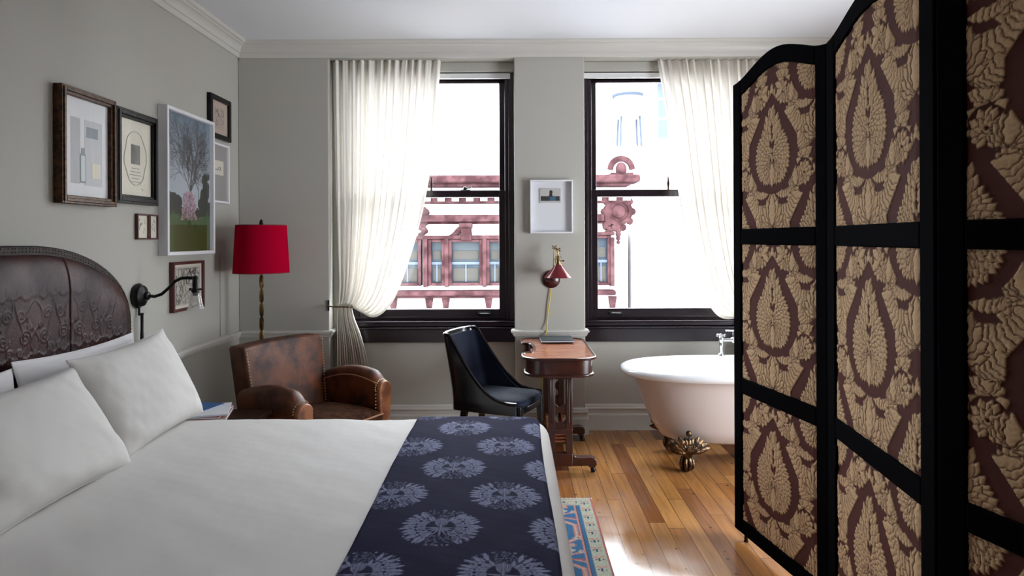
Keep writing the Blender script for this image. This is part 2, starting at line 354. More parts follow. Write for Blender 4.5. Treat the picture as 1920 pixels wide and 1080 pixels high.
def damask_raster():
    R = Ras(.66, .74, .0016); rnd = random.Random(3); R.ew = .0024
    def rosette(cx, cy, r):
        R.clear(cx, cy, r*1.4, lambda x, y: x*x+y*y < (1.22*r)**2)
        for k in range(11):
            a = 2*PI*k/11+rnd.random()*.3; R.leaf(cx+.35*r*math.cos(a), cy+.35*r*math.sin(a), a, r*.78, r*.27, lobes=2, bend=.12*r)
        for k in range(7):
            a = 2*PI*k/7+.3; R.leaf(cx+.1*r*math.cos(a), cy+.1*r*math.sin(a), a, r*.62, r*.22, lobes=1, bend=.15*r)
        R.leaf(cx-.22*r, cy, .5, r*.5, r*.2); R.disc(cx, cy, r*.11, 0)
    def spray(cx, cy, ang, L, Wd, n=7, spread=2.2):
        for s_ in (1, -1):
            for k in range(n//2, 0, -1):
                t = k/(n//2); R.leaf(cx, cy, ang+s_*spread/2*t, L*(1-.42*t), Wd, bend=s_*.12*L*t, lobes=3)
        R.leaf(cx, cy, ang, L, Wd*1.15, lobes=4)
    D = PI/2  # +y is down
    motif_centres = [(.165, .12), (.495, .49)]
    for mx, my in motif_centres:   # garlands
        for sx in (1, -1):
            for k in range(9):   # acanthus along the ogee
                t = k/8; gx = .085+.155*math.sin(t*1.5); gy = -.09+.38*t
                R.leaf(mx+sx*gx, my+gy, D-sx*(.3+.9*t), .075, .021, bend=sx*.02, lobes=3)
                R.leaf(mx+sx*(gx+.01), my+gy, (-.5 if sx > 0 else PI+.5), .06, .018, lobes=2)
            rosette(mx+sx*.088, my-.055, .050)
            rosette(mx+sx*.158, my+.050, .054)
            rosette(mx+sx*.212, my+.150, .046)
            spray(mx+sx*.235, my+.245, -D+sx*.25, .075, .019, 5, 2.4)
        spray(mx, my-.03, -D, .085, .016, 5, 1.6)
    for mx, my in motif_centres:   # lower scrolls
        for sx in (1, -1):
            for k in range(13):
                t = k/12; a = PI*(.05+.9*t); qx = .085+.070*math.cos(PI-a)*1.0; qy = .385+.055*math.sin(a)
                R.leaf(mx+sx*qx, my+qy, math.atan2(math.sin(a)*1.0+.25, sx*(-math.cos(a))*1.0), .072+.02*t, .020, bend=-sx*.018, lobes=3)
            for k in range(9):
                t = k/8; a = PI*(.1+.85*t); qx = .085+.052*math.cos(PI-a); qy = .375+.040*math.sin(a)
                R.leaf(mx+sx*qx, my+qy, -D+sx*(.7*t-.2), .05, .015, bend=sx*.01, lobes=2)
            spray(mx+sx*.185, my+.365, -D-sx*.2, .10, .022, 7, 2.0)
            for k in range(8):
                t = k/7; R.leaf(mx+sx*(.02+.09*t), my+.50+.03*math.sin(t*3), D-sx*(.2+.5*t), .07, .020, bend=-sx*.015)
        spray(mx, my+.535, -D, .15, .028, 9, 2.6)
    def tear(mx, my, sc):
        return lambda x, y: (np.abs(x) < sc*(.162*np.clip((y+.225*sc)/.22, 0, 1)**.9*np.where(y > 0, np.sqrt(np.clip(1-(y/(.16*sc))**2, 0, 1)), 1)))
    for mx, my in motif_centres:
        R.clear(mx, my+.200, .33, tear(mx, my, 1.20))
        for sx in (1, -1):
            R.clear(mx+sx*.092, my+.352, .03, lambda x, y: (x*x+(y*.8)**2) < .022**2)
        by = my+.225
        for layer, (sc, wd) in enumerate([(1, .021), (.86, .020), (.70, .019), (.54, .017), (.38, .015), (.22, .012)]):
            n = [44, 36, 28, 22, 15, 9][layer]
            for k in range(n):
                q = (k+.5)/n
                # from the bottom round both sides to the tip
                th = PI*(1-abs(2*q-1)); sx = 1 if q > .5 else -1
                th = PI*(1-q*2) if q < .5 else PI*(q*2-1)
                th = PI*(1-abs(1-2*q)) if False else th
                # th=0 at tip(up), PI at bottom
                r = (.150 + .080*math.exp(-(th/.36)**2) - .028*math.exp(-((th-PI)/.5)**2))
                dx, dy = sx*math.sin(th), -math.cos(th)
                r *= sc
                ll = .055*(.6+.4*sc)+.004*rnd.random()
                R.leaf(mx+dx*(r-ll)*(.92 if abs(dx) > .3 else 1), by+dy*(r-ll), math.atan2(dy, dx)+rnd.uniform(-.12, .12), ll, wd*.75, lobes=2, bend=sx*.006, amp=.1)
        spray(mx, my+.25, D, .115, .020, 9, 1.9)
        for k in range(7): R.leaf(mx, my+.045-.008*k+.02, -D+.55*(-1)**k, .036, .012)
        R.leaf(mx, my+.055, -D, .055, .014)
        for sx in (1, -1): R.leaf(mx+sx*.004, by-.045, -D+sx*.35, .035, .010, tone=0, hgt=0, edge=0)
        R.disc(mx, by-.02, .005, 0); R.disc(mx-.012, by+.012, .005, 0); R.disc(mx+.012, by+.012, .005, 0)
    return R
DAM = damask_raster()

def runner_raster():
    R = Ras(.39, .54, .0018); rnd = random.Random(5)
    for cx, cy in ((.0975, .135), (.2925, .405)):
        r0 = .123
        for s_ in (1, -1):          # lacy top and bottom, dense sides
            for k in range(9):
                a = s_*PI/2+(k-4)*.26
                R.disc(cx+r0*.98*math.cos(a), cy+r0*.98*math.sin(a), .0042, .9)
                R.disc(cx+r0*.80*math.cos(a), cy+r0*.80*math.sin(a), .003, .55)
            for k in range(95):
                a = s_*PI/2+rnd.uniform(-1.05, 1.05); rr = rnd.uniform(.42, .94)*r0
                R.leaf(cx+rr*math.cos(a), cy+rr*math.sin(a), a+rnd.uniform(-.8, .8), .019, .0034, tone=.62, edge=.02)
            for k in range(15):
                a = (0 if s_ > 0 else PI)+(k-7)*.145
                for rr, ll, ww in ((.63, .050, .0085), (.36, .042, .007)):
                    R.leaf(cx+rr*r0*math.cos(a), cy+rr*r0*math.sin(a), a+rnd.uniform(-.3, .3), ll*(.85+.3*rnd.random()), ww, tone=1, edge=.12, lobes=3, bend=rnd.uniform(-.008, .008))
            for k in range(3):
                a = (0 if s_ > 0 else PI)+(k-1)*.55
                for j in range(6): R.leaf(cx+.62*r0*math.cos(a), cy+.62*r0*math.sin(a), a+j*PI/3, .024, .006, tone=1, edge=.1)
                R.disc(cx+.62*r0*math.cos(a), cy+.62*r0*math.sin(a), .006, 0)
        for s_ in (1, -1):
            for k in range(-4, 5):
                R.leaf(cx, cy, s_*PI/2+k*.24, .075-.004*abs(k), .0042, bend=.012*k*s_*-1, edge=.02, tone=1)
        for k in range(8): R.leaf(cx, cy+(-.05+.0125*k), PI/2, .03, .005, edge=.02)
    return R
RUN = runner_raster()

def lerp3(a, b, t): return np.array(a)*(1-t[..., None])+np.array(b)*t[..., None]

# ================================================================== SETTING
WX0, WX1 = -2.1, 3.0      # side walls
YB, YR = 5.123, 5.237     # back wall face, face inside the window recesses
CZ = 3.01
RA = (-1.406, .02); RB = (.56, 1.99)
S = lambda o: tag(o, kind='structure')
S(MB().box(WX0-.15, WX1+.15, -1.35, 5.6, -.12, 0).build('floor', M['floor'], smooth=0))
S(MB().box(WX0-.15, WX1+.15, -1.35, 5.6, CZ, CZ+.12).build('ceiling', M['ceil'], smooth=0))
S(MB().box(WX0-.15, WX0, -1.35, 5.6, 0, CZ).build('wall_left', M['wall'], smooth=0))
b = MB().box(WX1, WX1+.15, -1.35, 5.6, 0, .14).box(WX1, WX1+.15, -1.35, 5.6, 2.02, CZ)
for y0_, y1_ in ((-1.35, 2.10), (3.70, 5.6)): b.box(WX1, WX1+.15, y0_, y1_, .14, 2.02)  # leaves a gap for the added fill-daylight window
S(b.build('wall_right', M['wall'], smooth=0))
S(MB().box(WX0, WX1, -1.35, -1.2, 0, CZ).build('wall_front', M['wall'], smooth=0))
b = MB()
b.box(WX0, RA[0], YB, 5.6, 0, CZ); b.box(RA[1], RB[0], YB, 5.6, 0, CZ); b.box(RB[1], WX1, YB, 5.6, 0, CZ)
b.box(RA[0], -1.34, YR, 5.6, .74, 2.815); b.box(1.925, RB[1], YR, 5.6, .74, 2.815)
for x0, x1 in (RA, RB):
    b.box(x0, x1, YR, 5.6, 0, .74); b.box(x0, x1, YR, 5.6, 2.815, 2.892); b.box(x0, x1, YB, 5.6, 2.892, CZ)
S(b.build('wall_back', M['wall'], bevel=.006))
# cornice
COR = [(0, -.115), (.016, -.115), (.020, -.100), (.020, -.082), (.030, -.078), (.031, -.070), (.036, -.058), (.046, -.044), (.060, -.034), (.074, -.030), (.076, -.022), (.090, -.020), (.098, -.012), (.100, 0), (0, 0)]
S(MB().sweep(COR, (WX0, YB, CZ), (WX1, YB, CZ), (0, -1, 0)).build('trim_1', M['trim'], smooth=25))
S(MB().sweep(COR, (WX0, -1.2, CZ), (WX0, YB, CZ), (1, 0, 0)).build('trim_2', M['trim'], smooth=25))
RAIL = [(0, -.025), (.010, -.025), (.012, -.014), (.018, -.010), (.018, 0), (.028, .004), (.030, .014), (.026, .022), (.016, .026), (0, .026)]
RZ = .777
S(MB().sweep(RAIL, (WX0, -1.2, RZ), (WX0, YB, RZ), (1, 0, 0)).build('trim_3', M['trim'], smooth=25))
S(MB().sweep(RAIL, (WX0, YB, RZ), (RA[0], YB, RZ), (0, -1, 0), 0, 1).sweep(RAIL, (RA[0], YB, RZ), (RA[0], YR, RZ), (1, 0, 0), 1, 0).build('trim_4', M['trim'], smooth=25))
def pier_wrap(prof, z, name):
    b = MB().sweep(prof, (RA[1], YB, z), (RB[0], YB, z), (0, -1, 0), 1, 1)
    b.sweep(prof, (RA[1], YR, z), (RA[1], YB, z), (-1, 0, 0), 0, 1).sweep(prof, (RB[0], YR, z), (RB[0], YB, z), (1, 0, 0), 0, 1)
    return S(b.build(name, M['trim'], smooth=25))
pier_wrap(RAIL, RZ, 'trim_5')
BASE = [(0, 0), (.024, 0), (.024, .118), (.020, .126), (.012, .130), (.012, .158), (.020, .162), (.024, .170), (.020, .178), (.014, .182), (.014, .192), (.008, .200), (0, .202)]
S(MB().sweep(BASE, (WX0, -1.2, 0), (WX0, YB, 0), (1, 0, 0)).build('baseboard_left', M['trim'], smooth=25))
b = MB().sweep(BASE, (WX0, YB, 0), (RA[0], YB, 0), (0, -1, 0), 0, 1).sweep(BASE, (RA[0], YR, 0), (RA[0], YB, 0), (1, 0, 0), 0, 1)
b.sweep(BASE, (RA[0], YR, 0), (RA[1], YR, 0), (0, -1, 0)).sweep(BASE, (RA[1], YB, 0), (RB[0], YB, 0), (0, -1, 0), 1, 1)
b.sweep(BASE, (RA[1], YR, 0), (RA[1], YB, 0), (-1, 0, 0), 0, 1).sweep(BASE, (RB[0], YR, 0), (RB[0], YB, 0), (1, 0, 0), 0, 1)
b.sweep(BASE, (RB[0], YR, 0), (RB[1], YR, 0), (0, -1, 0)).sweep(BASE, (RB[1], YB, 0), (WX1, YB, 0), (0, -1, 0))
S(b.build('baseboard_back', M['trim'], smooth=25))

# windows
def frame_rect(b, x0, x1, y0, y1, z0, z1, wl, wr, wb, wt):
    b.box(x0, x0+wl, y0, y1, z0, z1); b.box(x1-wr, x1, y0, y1, z0, z1)
    b.box(x0+wl, x1-wr, y0, y1, z0, z0+wb); b.box(x0+wl, x1-wr, y0, y1, z1-wt, z1)
def window(n, x0, x1):
    t = bpy.data.objects.new('window_%d' % n, None); COL.objects.link(t); t.location = ((x0+x1)/2, 5.36, .74); WM[t.name] = Matrix.Translation(t.location); S(t)
    K = M['blackwood']; P = dict(parent=t, world=True)
    b = MB(); frame_rect(b, x0, x1, 5.275, 5.45, .80, 2.815, .045, .045, .03, .035)
    frame_rect(b, x0+.045, x1-.045, 5.292, 5.45, .83, 2.78, .030, .030, .012, .0)
    b.build('frame', K, bevel=.004, **P)
    # upper sash (outer) and lower sash (inner)
    b = MB(); frame_rect(b, x0+.075, x1-.075, 5.365, 5.405, 1.835, 2.785, .045, .045, .05, .03); b.build('upper_sash', K, bevel=.004, **P)
    g = MB().box(x0+.12, x1-.12, 5.383, 5.387, 1.885, 2.755); g.build('upper_glass', M['glass'], **P)
    b = MB(); frame_rect(b, x0+.075, x1-.075, 5.310, 5.352, .848, 1.889, .048, .048, .095, .055)
    b.box(x0+.10, x1-.10, 5.303, 5.31, .868, .885)
    ls = b.build('lower_sash', K, bevel=.004, **P)
    g = MB().box(x0+.123, x1-.123, 5.328, 5.332, .943, 1.834); g.build('lower_glass', M['glass'], **P)
    b = MB().box(x0, x1, 5.215, 5.30, .846, .856).box(x0, x1, 5.225, 5.30, .815, .846).box(x0, x1, 5.19, 5.30, .797, .811); b.build('sill', K, bevel=.004, bseg=3, **P)
    b = MB().box(x0+.005, x1-.005, 5.205, YR+.01, .695, .797); b.build('apron', K, bevel=.004, **P)
    b = MB().box(x0+.005, x1-.03, 5.25, 5.275, 2.765, 2.806); b.build('blind_cassette', M['blindwhite'], bevel=.003, **P)
    xm = (x0+x1)/2
    b = MB().box(xm+.25, xm+.33, 5.325, 5.365, 1.889, 1.896); b.ball((xm+.285, 5.34, 1.905), .016, 10); b.tube([(xm+.285, 5.34, 1.908), (xm+.34, 5.325, 1.912)], [.007, .005], 8)
    b.build('sash_lock', M['bronze'], **P)
    for dx in (-.42, .44):
        lf = MB().box(xm+dx-.055, xm+dx+.055, 5.297, 5.303, .893, .921).tube([(xm+dx-.045, 5.297, .905), (xm+dx-.03, 5.287, .905), (xm+dx+.03, 5.287, .905), (xm+dx+.045, 5.297, .905)], .006, 8)
        lf.build('sash_lift', M['bronze'], bevel=.002, **P)
        MB().box(xm+dx-.034, xm+dx+.034, 5.291, 5.298, .904, .912).build('sash_lift_plate', M['chrome'], bevel=.001, **P)
    return t
window(1, -1.34, RA[1]); window(2, RB[0], 1.925)
for n_, y0_, y1_ in ((3, 2.10, 3.70),):      # added side window for fill daylight, unseen behind the folding screen
    t = bpy.data.objects.new('window_%d' % n_, None); COL.objects.link(t); t.location = (WX1+.08, (y0_+y1_)/2, .14); WM[t.name] = Matrix.Translation(t.location); S(t)
    b = MB()
    for a_, c_, d_, e_ in ((y0_, y0_+.07, .14, 2.02), (y1_-.07, y1_, .14, 2.02), (y0_+.07, y1_-.07, .14, .22), (y0_+.07, y1_-.07, 1.95, 2.02), (y0_+.07, y1_-.07, 1.05, 1.11)): b.box(WX1+.05, WX1+.10, a_, c_, d_, e_)
    b.build('frame', M['blackwood'], t, True, bevel=.004)
    MB().box(WX1+.072, WX1+.077, y0_+.07, y1_-.07, .22, 1.95).build('glass', M['glass'], t, True)
    MB().box(WX1-.03, WX1+.05, y0_, y1_, .12, .14).build('sill', M['blackwood'], t, True, bevel=.003)
# blind pull cords with wooden tassels
def pull_cord(x, label):
    t = thing('blind_cord', label, 'cord', (x, 5.262, 1.90), group=None)
    MB().tube([(x, 5.262, 2.775), (x, 5.262, 1.98)], .0022, 6).build('cord', M['oldbrass'], t, True)
    MB().lathe([(.002, 1.99), (.005, 1.985), (.006, 1.96), (.011, 1.935), (.008, 1.91), (.006, 1.895), (.010, 1.885), (.002, 1.88)], (x, 5.262, 0), 10).build('tassel', M['darkwood'], t, True)
pull_cord(-.635, 'thin blind pull cord with small brass tassel beside the left curtain')
pull_cord(1.235, 'thin blind pull cord with small brass tassel at the edge of the right curtain')

# ================================================================== OUTSIDE
M['cream_stone'] = mat('pale_facade', (.40, .375, .365), .9, col2=(.34, .31, .30), cscale=.8)
M['brownstone'] = mat('brownstone', (.042, .0200, .0215), .9, col2=(.019, .0085, .0095), cscale=3, spec=.02, bump=.4, bscale=8)
M['winblue'] = mat('far_window_glass', (.008, .014, .022), .4, col2=(.020, .025, .028), cscale=1.2, spec=.1)
M['shade'] = mat('far_window_blind', (.030, .028, .025), .8, spec=.02)
M['whitewall'] = mat('white_rendered_wall', (.42, .42, .44), .9)
M['paleblue'] = mat('pale_blue_grey_stone', (.048, .058, .078), .9, spec=.02)
M['street'] = mat('asphalt', (.10, .10, .10), .9)
YF = 20.0; sF = 1250/YF
fx = lambda px: (px-960)/sF
fz = lambda py: 1.5-(py-448)/sF
S(MB().box(-120, 120, 6.2, 240, -14.2, -14).build('street', M['street'], smooth=0))
bld = thing('brownstone_building', 'pale building with brownstone window surrounds and cornices across the street', 'building', (0, YF, -14))
P = dict(parent=bld, world=True)
MB().box(fx(640), fx(1177), YF, YF+7, -14, fz(352)).build('wall', M['cream_stone'], smooth=0, **P)
b = MB().box(fx(640)-.2, fx(1178)+.2, YF-.9, YF+.1, fz(333)-.22, fz(333)).box(fx(640), fx(1177), YF-.55, YF+.1, fz(352), fz(345)); b.build('roof_cornice', M['brownstone'], bevel=.05, **P)
b = MB()
for k in range(22): b.box(fx(640)+k*.42, fx(640)+k*.42+.2, YF-.45, YF+.05, fz(378), fz(371))
b.build('dentil_course', M['cream_stone'], **P)
MB().box(fx(640), fx(1177), YF-.3, YF+.05, fz(382), fz(370)).build('upper_band', M['brownstone'], bevel=.03, **P)
MB().box(fx(640), fx(1130), YF-.35, YF+.05, fz(416), fz(403)).box(fx(640), fx(1130), YF-.2, YF+.05, fz(420), fz(416)).build('lower_band', M['brownstone'], bevel=.03, **P)
def far_window(x0p, x1p, y0p, y1p, arch=False):
    x0, x1, z1, z0 = fx(x0p), fx(x1p), fz(y0p), fz(y1p)
    f = MB(); frame_rect(f, x0, x1, YF-.28, YF+.05, z0, z1, .10, .10, .08, .09)
    w = f.build('window_surround', M['brownstone'], bevel=.02, **P)
    g = MB().box(x0+.1, x1-.1, YF-.1, YF-.06, z0+.08, z1-.09); g.build('pane', M['winblue'], parent=w, world=True)
    h = MB(); zm = z0+(z1-z0)*.48; h.box(x0+.1, x1-.1, YF-.16, YF-.08, zm-.04, zm+.04)
    h.box((x0+x1)/2-.02, (x0+x1)/2+.02, YF-.14, YF-.08, z0+.1, zm)
    h.build('sash_bar', M['paleblue'], parent=w, world=True)
    for q0, q1 in ((z0+.12, zm-.15), (zm+.12, z1-.35)): MB().box(x0+.14, x1-.14, YF-.13, YF-.10, q0, q1).build('roller_blind', M['shade'], parent=w, world=True)
for a in ((804, 836, 448, 534), (842, 906, 448, 534), (912, 944, 448, 534), (1108, 1143, 442, 534), (700, 732, 448, 534), (738, 792, 448, 534)): far_window(*a)
for xp in (839, 909, 735, 800, 1145): MB().box(fx(xp)-.06, fx(xp)+.06, YF-.36, YF+.02, fz(536), fz(446)).build('pilaster', M['brownstone'], bevel=.02, **P)
MB().box(fx(695), fx(946), YF-.34, YF, fz(448), fz(441)).build('lintel', M['brownstone'], bevel=.02, **P); MB().box(fx(1104), fx(1149), YF-.34, YF, fz(442), fz(436)).build('lintel', M['brownstone'], bevel=.02, **P)
MB().box(fx(695), fx(948), YF-.5, YF, fz(552), fz(543)).box(fx(695), fx(946), YF-.35, YF, fz(557), fz(552)).build('window_ledge', M['brownstone'], bevel=.03, **P)
MB().box(fx(1104), fx(1150), YF-.5, YF, fz(552), fz(543)).build('window_ledge', M['brownstone'], bevel=.03, **P)
for xp in (805, 836, 916, 1147, 738): MB().prism([(fx(xp)-.07, fz(578)), (fx(xp)+.07, fz(578)), (fx(xp)+.12, fz(556)), (fx(xp)-.12, fz(556))], 'y', YF-.18, YF).build('ledge_bracket', M['brownstone'], **P)
b = MB().prism([(fx(866), fz(451)), (fx(886), fz(451)), (fx(884), fz(428)), (fx(867), fz(428))], 'y', YF-.5, YF); b.box(fx(862), fx(886), YF-.3, YF, fz(428), fz(418)); b.build('keystone', M['brownstone'], bevel=.02, **P)
b = MB()
for k in range(9): b.ball((fx(846)+k*.055, YF-.2, fz(446)+.045*k-.02*math.sin(k)), .10, 8)
b.build('garland_carving', M['brownstone'], **P)
for gx_ in (794, 1138):
    b = MB()
    for k in range(14): b.ball((fx(gx_)+.08*math.sin(k*1.3), YF-.15, fz(395)-k*.055), .14-.005*k, 8)
    b.build('hanging_garland', M['brownstone'], **P)
Ry = Matrix.Rotation(PI/2, 3, 'X')
b = MB().lathe([(.42, 0), (.42, .18), (.30, .22), (.28, .16), (.22, .16), (.18, .22), (.02, .26)], (fx(1158), YF-.05, fz(398)), 20, Ry)
for k in range(10): b.ball((fx(1158)+.42*math.cos(k*.63), YF-.15, fz(398)+.5*math.sin(k*.63)), .11, 8)
for k in range(5): b.ball((fx(1158), YF-.15, fz(425)-k*.12), .11-.012*k, 8)
b.build('cartouche', M['brownstone'], **P)
b = MB(); b.tube([(fx(1160)+.32*math.cos(PI*k/10), YF-.5, fz(322)+.32*math.sin(PI*k/10)) for k in range(11)], .09, 8)
b.ball((fx(1160), YF-.5, fz(322)), .17, 10, (1, 1, 1.3)).box(fx(1140), fx(1180), YF-.7, YF-.2, fz(335), fz(329)); b.build('roof_ornament', M['brownstone'], **P)
wb = thing('rendered_building', 'plain bright white building low to the right of the brownstone one', 'building', (8, 20.1, -14))
MB().box(3.62, 14, 20.1, 26, -14, 1.72).build('wall', M['whitewall'], wb, True, smooth=0)
MB().box(3.60, 14.1, 20.0, 20.4, 1.72, 1.82).build('parapet', M['cream_stone'], wb, True)
def tower(name, label, x0, x1, y, ztop, wins, m1, dep=3):
    t = thing(name, label, 'building', ((x0+x1)/2, y, -14))
    MB().box(x0, x1, y, y+dep, -14, ztop).build('wall', m1, t, True, smooth=0)
    MB().box(x0-.3, x1+.3, y-.4, y+.1, ztop-.5, ztop).build('roof_cornice', m1, t, True, bevel=.1)
    for (wx, wz, ww, wh) in wins: MB().box(wx, wx+ww, y-.06, y+.02, wz, wz+wh).build('window', M['paleblue'], t, True)
    return t
Yt = 48.; st = 1250/Yt
tower('far_tower', 'tall pale stone tower seen through the right window behind the rounded roof ornament', 6.4, 10.4, Yt, 14.5,
      [((xp-960)/st, 1.5-(yp-448)/st, .35, 1.6) for yp in (300, 335, 395, 440) for xp in (1212, 1224)], M['whitewall'])
tower('fire_escape_tower', 'pale apartment tower with blue grey balconies next to the right curtain', (1232-960)/(1250/30), 16, 30, 9.0,
      [((1234-960)/(1250/30)+k*.7, 1.5-(yp-448)/(1250/30), .45, .8) for yp in (185, 222, 260) for k in range(3)], M['whitewall'])
wt = thing('water_tank', 'faint blue rooftop water tank on a frame above the far tower', 'water tank', (6.3, 36, -14))
Yw = 36.; cx = (1180-960)*Yw/1250; Yt = Yw+3; zk = 6.3
b = MB().lathe([(.8, zk+1.7), (.8, zk+2.9), (.05, zk+3.2)], (cx, Yt-3, 0), 20); b.build('tank', M['whitewall'], wt, True)
MB().lathe([(.85, zk+2.8), (.92, zk+2.92), (.05, zk+3.3)], (cx, Yt-3, 0), 20).build('roof', M['paleblue'], wt, True)
b = MB()
for k in range(4):
    a = PI/4+k*PI/2; b.tube([(cx+.7*math.cos(a), Yt-3+.7*math.sin(a), zk+1.8), (cx+.8*math.cos(a), Yt-3+.8*math.sin(a), zk)], .06, 6)
b.build('frame_leg', M['paleblue'], wt, True)
b = MB().box(cx-1.3, cx+1.2, Yt-4.3, Yt-1.7, -14, zk); b.build('tank_base', M['whitewall'], wt, True)

# ================================================================== CURTAINS
def curtain(name, label, top, sw_out, sw_in, hold, tail, mir, group='tied back window curtains'):
    """top=(x_outer,x_inner); paths of (x,z) for the inner (free) and outer edges down to the holdback, then the tail"""
    nu, nt, nt2 = 190, 90, 50
    def spl(pts, t):
        n = len(pts)-1; f = min(t*n, n-1e-6); i = int(f); f -= i
        p = [pts[max(i-1, 0)], pts[i], pts[min(i+1, n)], pts[min(i+2, n)]]
        return [0.5*((2*p[1][k])+(-p[0][k]+p[2][k])*f+(2*p[0][k]-5*p[1][k]+4*p[2][k]-p[3][k])*f*f+(-p[0][k]+3*p[1][k]-3*p[2][k]+p[3][k])*f**3) for k in (0, 1)]
    ph = [random.uniform(-.5, .5) for _ in range(40)]
    pos = np.zeros((nt+nt2, nu, 3))
    for j in range(nt+nt2):
        if j < nt: t = j/(nt-1); a = spl(sw_out, t); c = spl(sw_in, t)
        else:
            t2 = (j-nt+1)/nt2; a = spl([sw_out[-1]]+tail[0], t2); c = spl([sw_in[-1]]+tail[1], t2); t = 1
        for i in range(nu):
            u = i/(nu-1)
            uu = u
            x = a[0]+(c[0]-a[0])*uu; z = a[1]+(c[1]-a[1])*(uu**1.25)
            folds = 13
            phs = 2*PI*folds*(u+.012*math.sin(9*u+2.2*t)) + ph[int(u*12)]*.6
            wv = math.sin(phs)+.35*math.sin(2.3*phs+1.0)
            if j < nt:
                A = .027*(1-.15*t)+.006*math.sin(t*3)
                if t > .82: A *= 1-.55*(t-.82)/.18
                y = 5.185-.010*t-.05*math.sin(PI*min(1, t*1.0))*u*.6 + A*wv
                y -= .05*max(0, (t-.75)/.25)**1.3
                x += .006*math.cos(phs)*(1-t)
                zz = z + (.010*wv*max(0, t-.6))
            else:
                A = .012+.016*t2; y = 5.125-.035*(1-t2)*0 + A*wv - .015*math.sin(PI*t2); zz = z
                y = 5.127+.01*t2+A*wv
            pos[j, i] = (x, min(y, 5.212), zz)
    th = thing(name, label, 'curtain', (pos[-1, nu//2, 0], 5.13, 0.02), group=None)
    grid_mesh('drape', pos, M['curtain'], th, True)
    return th
lo = [(-1.398, 2.888), (-1.39, 2.5), (-1.38, 2.1), (-1.368, 1.7), (-1.358, 1.4), (-1.350, 1.2), (-1.345, 1.05), (-1.340, 1.005)]
li = [(-.555, 2.888), (-.60, 2.35), (-.65, 1.93), (-.73, 1.55), (-.84, 1.20), (-.935, 1.00), (-1.07, .905), (-1.235, 1.000)]
curtain('curtain', 'ivory curtain tied back at the left window, its tail falling behind the leather armchair', None, lo, li, None,
        ([(-1.350, .90), (-1.352, .7), (-1.36, .35), (-1.365, .02)], [(-1.215, .90), (-1.15, .72), (-1.08, .40), (-1.03, .02)]), 1)
ro = [(1.985, 2.888), (1.98, 2.5), (1.97, 2.1), (1.96, 1.7), (1.95, 1.4), (1.945, 1.2), (1.94, 1.05), (1.935, 1.005)]
ri = [(1.134, 2.888), (1.20, 2.45), (1.27, 1.93), (1.345, 1.50), (1.45, 1.13), (1.56, .920), (1.70, .885), (1.84, 1.00)]
curtain('curtain', 'ivory curtain tied back at the right window, swept behind the folding screen', None, ro, ri, None,
        ([(1.94, .90), (1.945, .7), (1.95, .35), (1.955, .02)], [(1.82, .90), (1.75, .72), (1.68, .40), (1.63, .02)]), -1)
def holdback(x, sx, label):
    t = thing('curtain_holdback', label, 'curtain holdback', (x, YB-.01, .99))
    MB().box(x-.006, x+.006, YB-.012, YB, .955, 1.035).build('wall_plate', M['bronze'], t, True, bevel=.002)
    MB().tube([(x, YB-.01, .995), (x, YB-.05, .995), (x+sx*.06, YB-.085, .993), (x+sx*.17, YB-.085, .990), (x+sx*.19, YB-.06, .990)], .005, 8).build('arm', M['oldbrass'], t, True)
    MB().ball((x+sx*.19, YB-.055, .99), .011, 10).build('finial', M['oldbrass'], t, True)
holdback(RA[0]-.004, 1, 'dark metal holdback gripping the left ivory curtain')
holdback(RB[1]+.004, -1, 'dark metal holdback gripping the right ivory curtain')

# ================================================================== BED
BZ = .60; BX1 = .088; BY0, BY1 = 1.55, 3.30; RR = .088
bed = thing('bed', 'large bed with an arched dark embossed leather headboard against the left wall', 'bed', (-.95, 2.42, 0))
P = dict(parent=bed, world=True)
MB().box(-2.0, -.02, 1.50, 3.33, .10, .30).build('base', M['darkwood'], bevel=.01, **P)
MB().box(-2.0, .06, 1.52, 3.32, .30, BZ-.05).build('mattress', M['mattress'], bevel=.05, bseg=4, **P)
for x, y in ((-1.85, 1.6), (-1.85, 3.2), (-.12, 1.6), (-.12, 3.2)):
    MB().lathe([(.03, .0), (.035, .05), (.04, .088)], (x, y, .013), 14).build('leg', M['darkwood'], **P)
HY0, HY1 = 1.33, 3.51
def hb_top(y, inset=0):
    e = min(y-HY0-inset, HY1-inset-y); e = max(e, 0)
    r = .75-inset
    q = max(0, 1-min(1, e/r)); return 1.08+(.40-inset)*math.sqrt(max(0, 1-q*q))
ys = [HY0+(HY1-HY0)*(.5-.5*math.cos(PI*k/90)) for k in range(91)]
poly = [(HY0, .12)]+[(y, hb_top(y)) for y in ys]+[(HY1, .12)]
hb = MB().prism(poly, 'x', -2.095, -2.005).build('headboard', M['hbedge'], smooth=30, bevel=.006, **P)
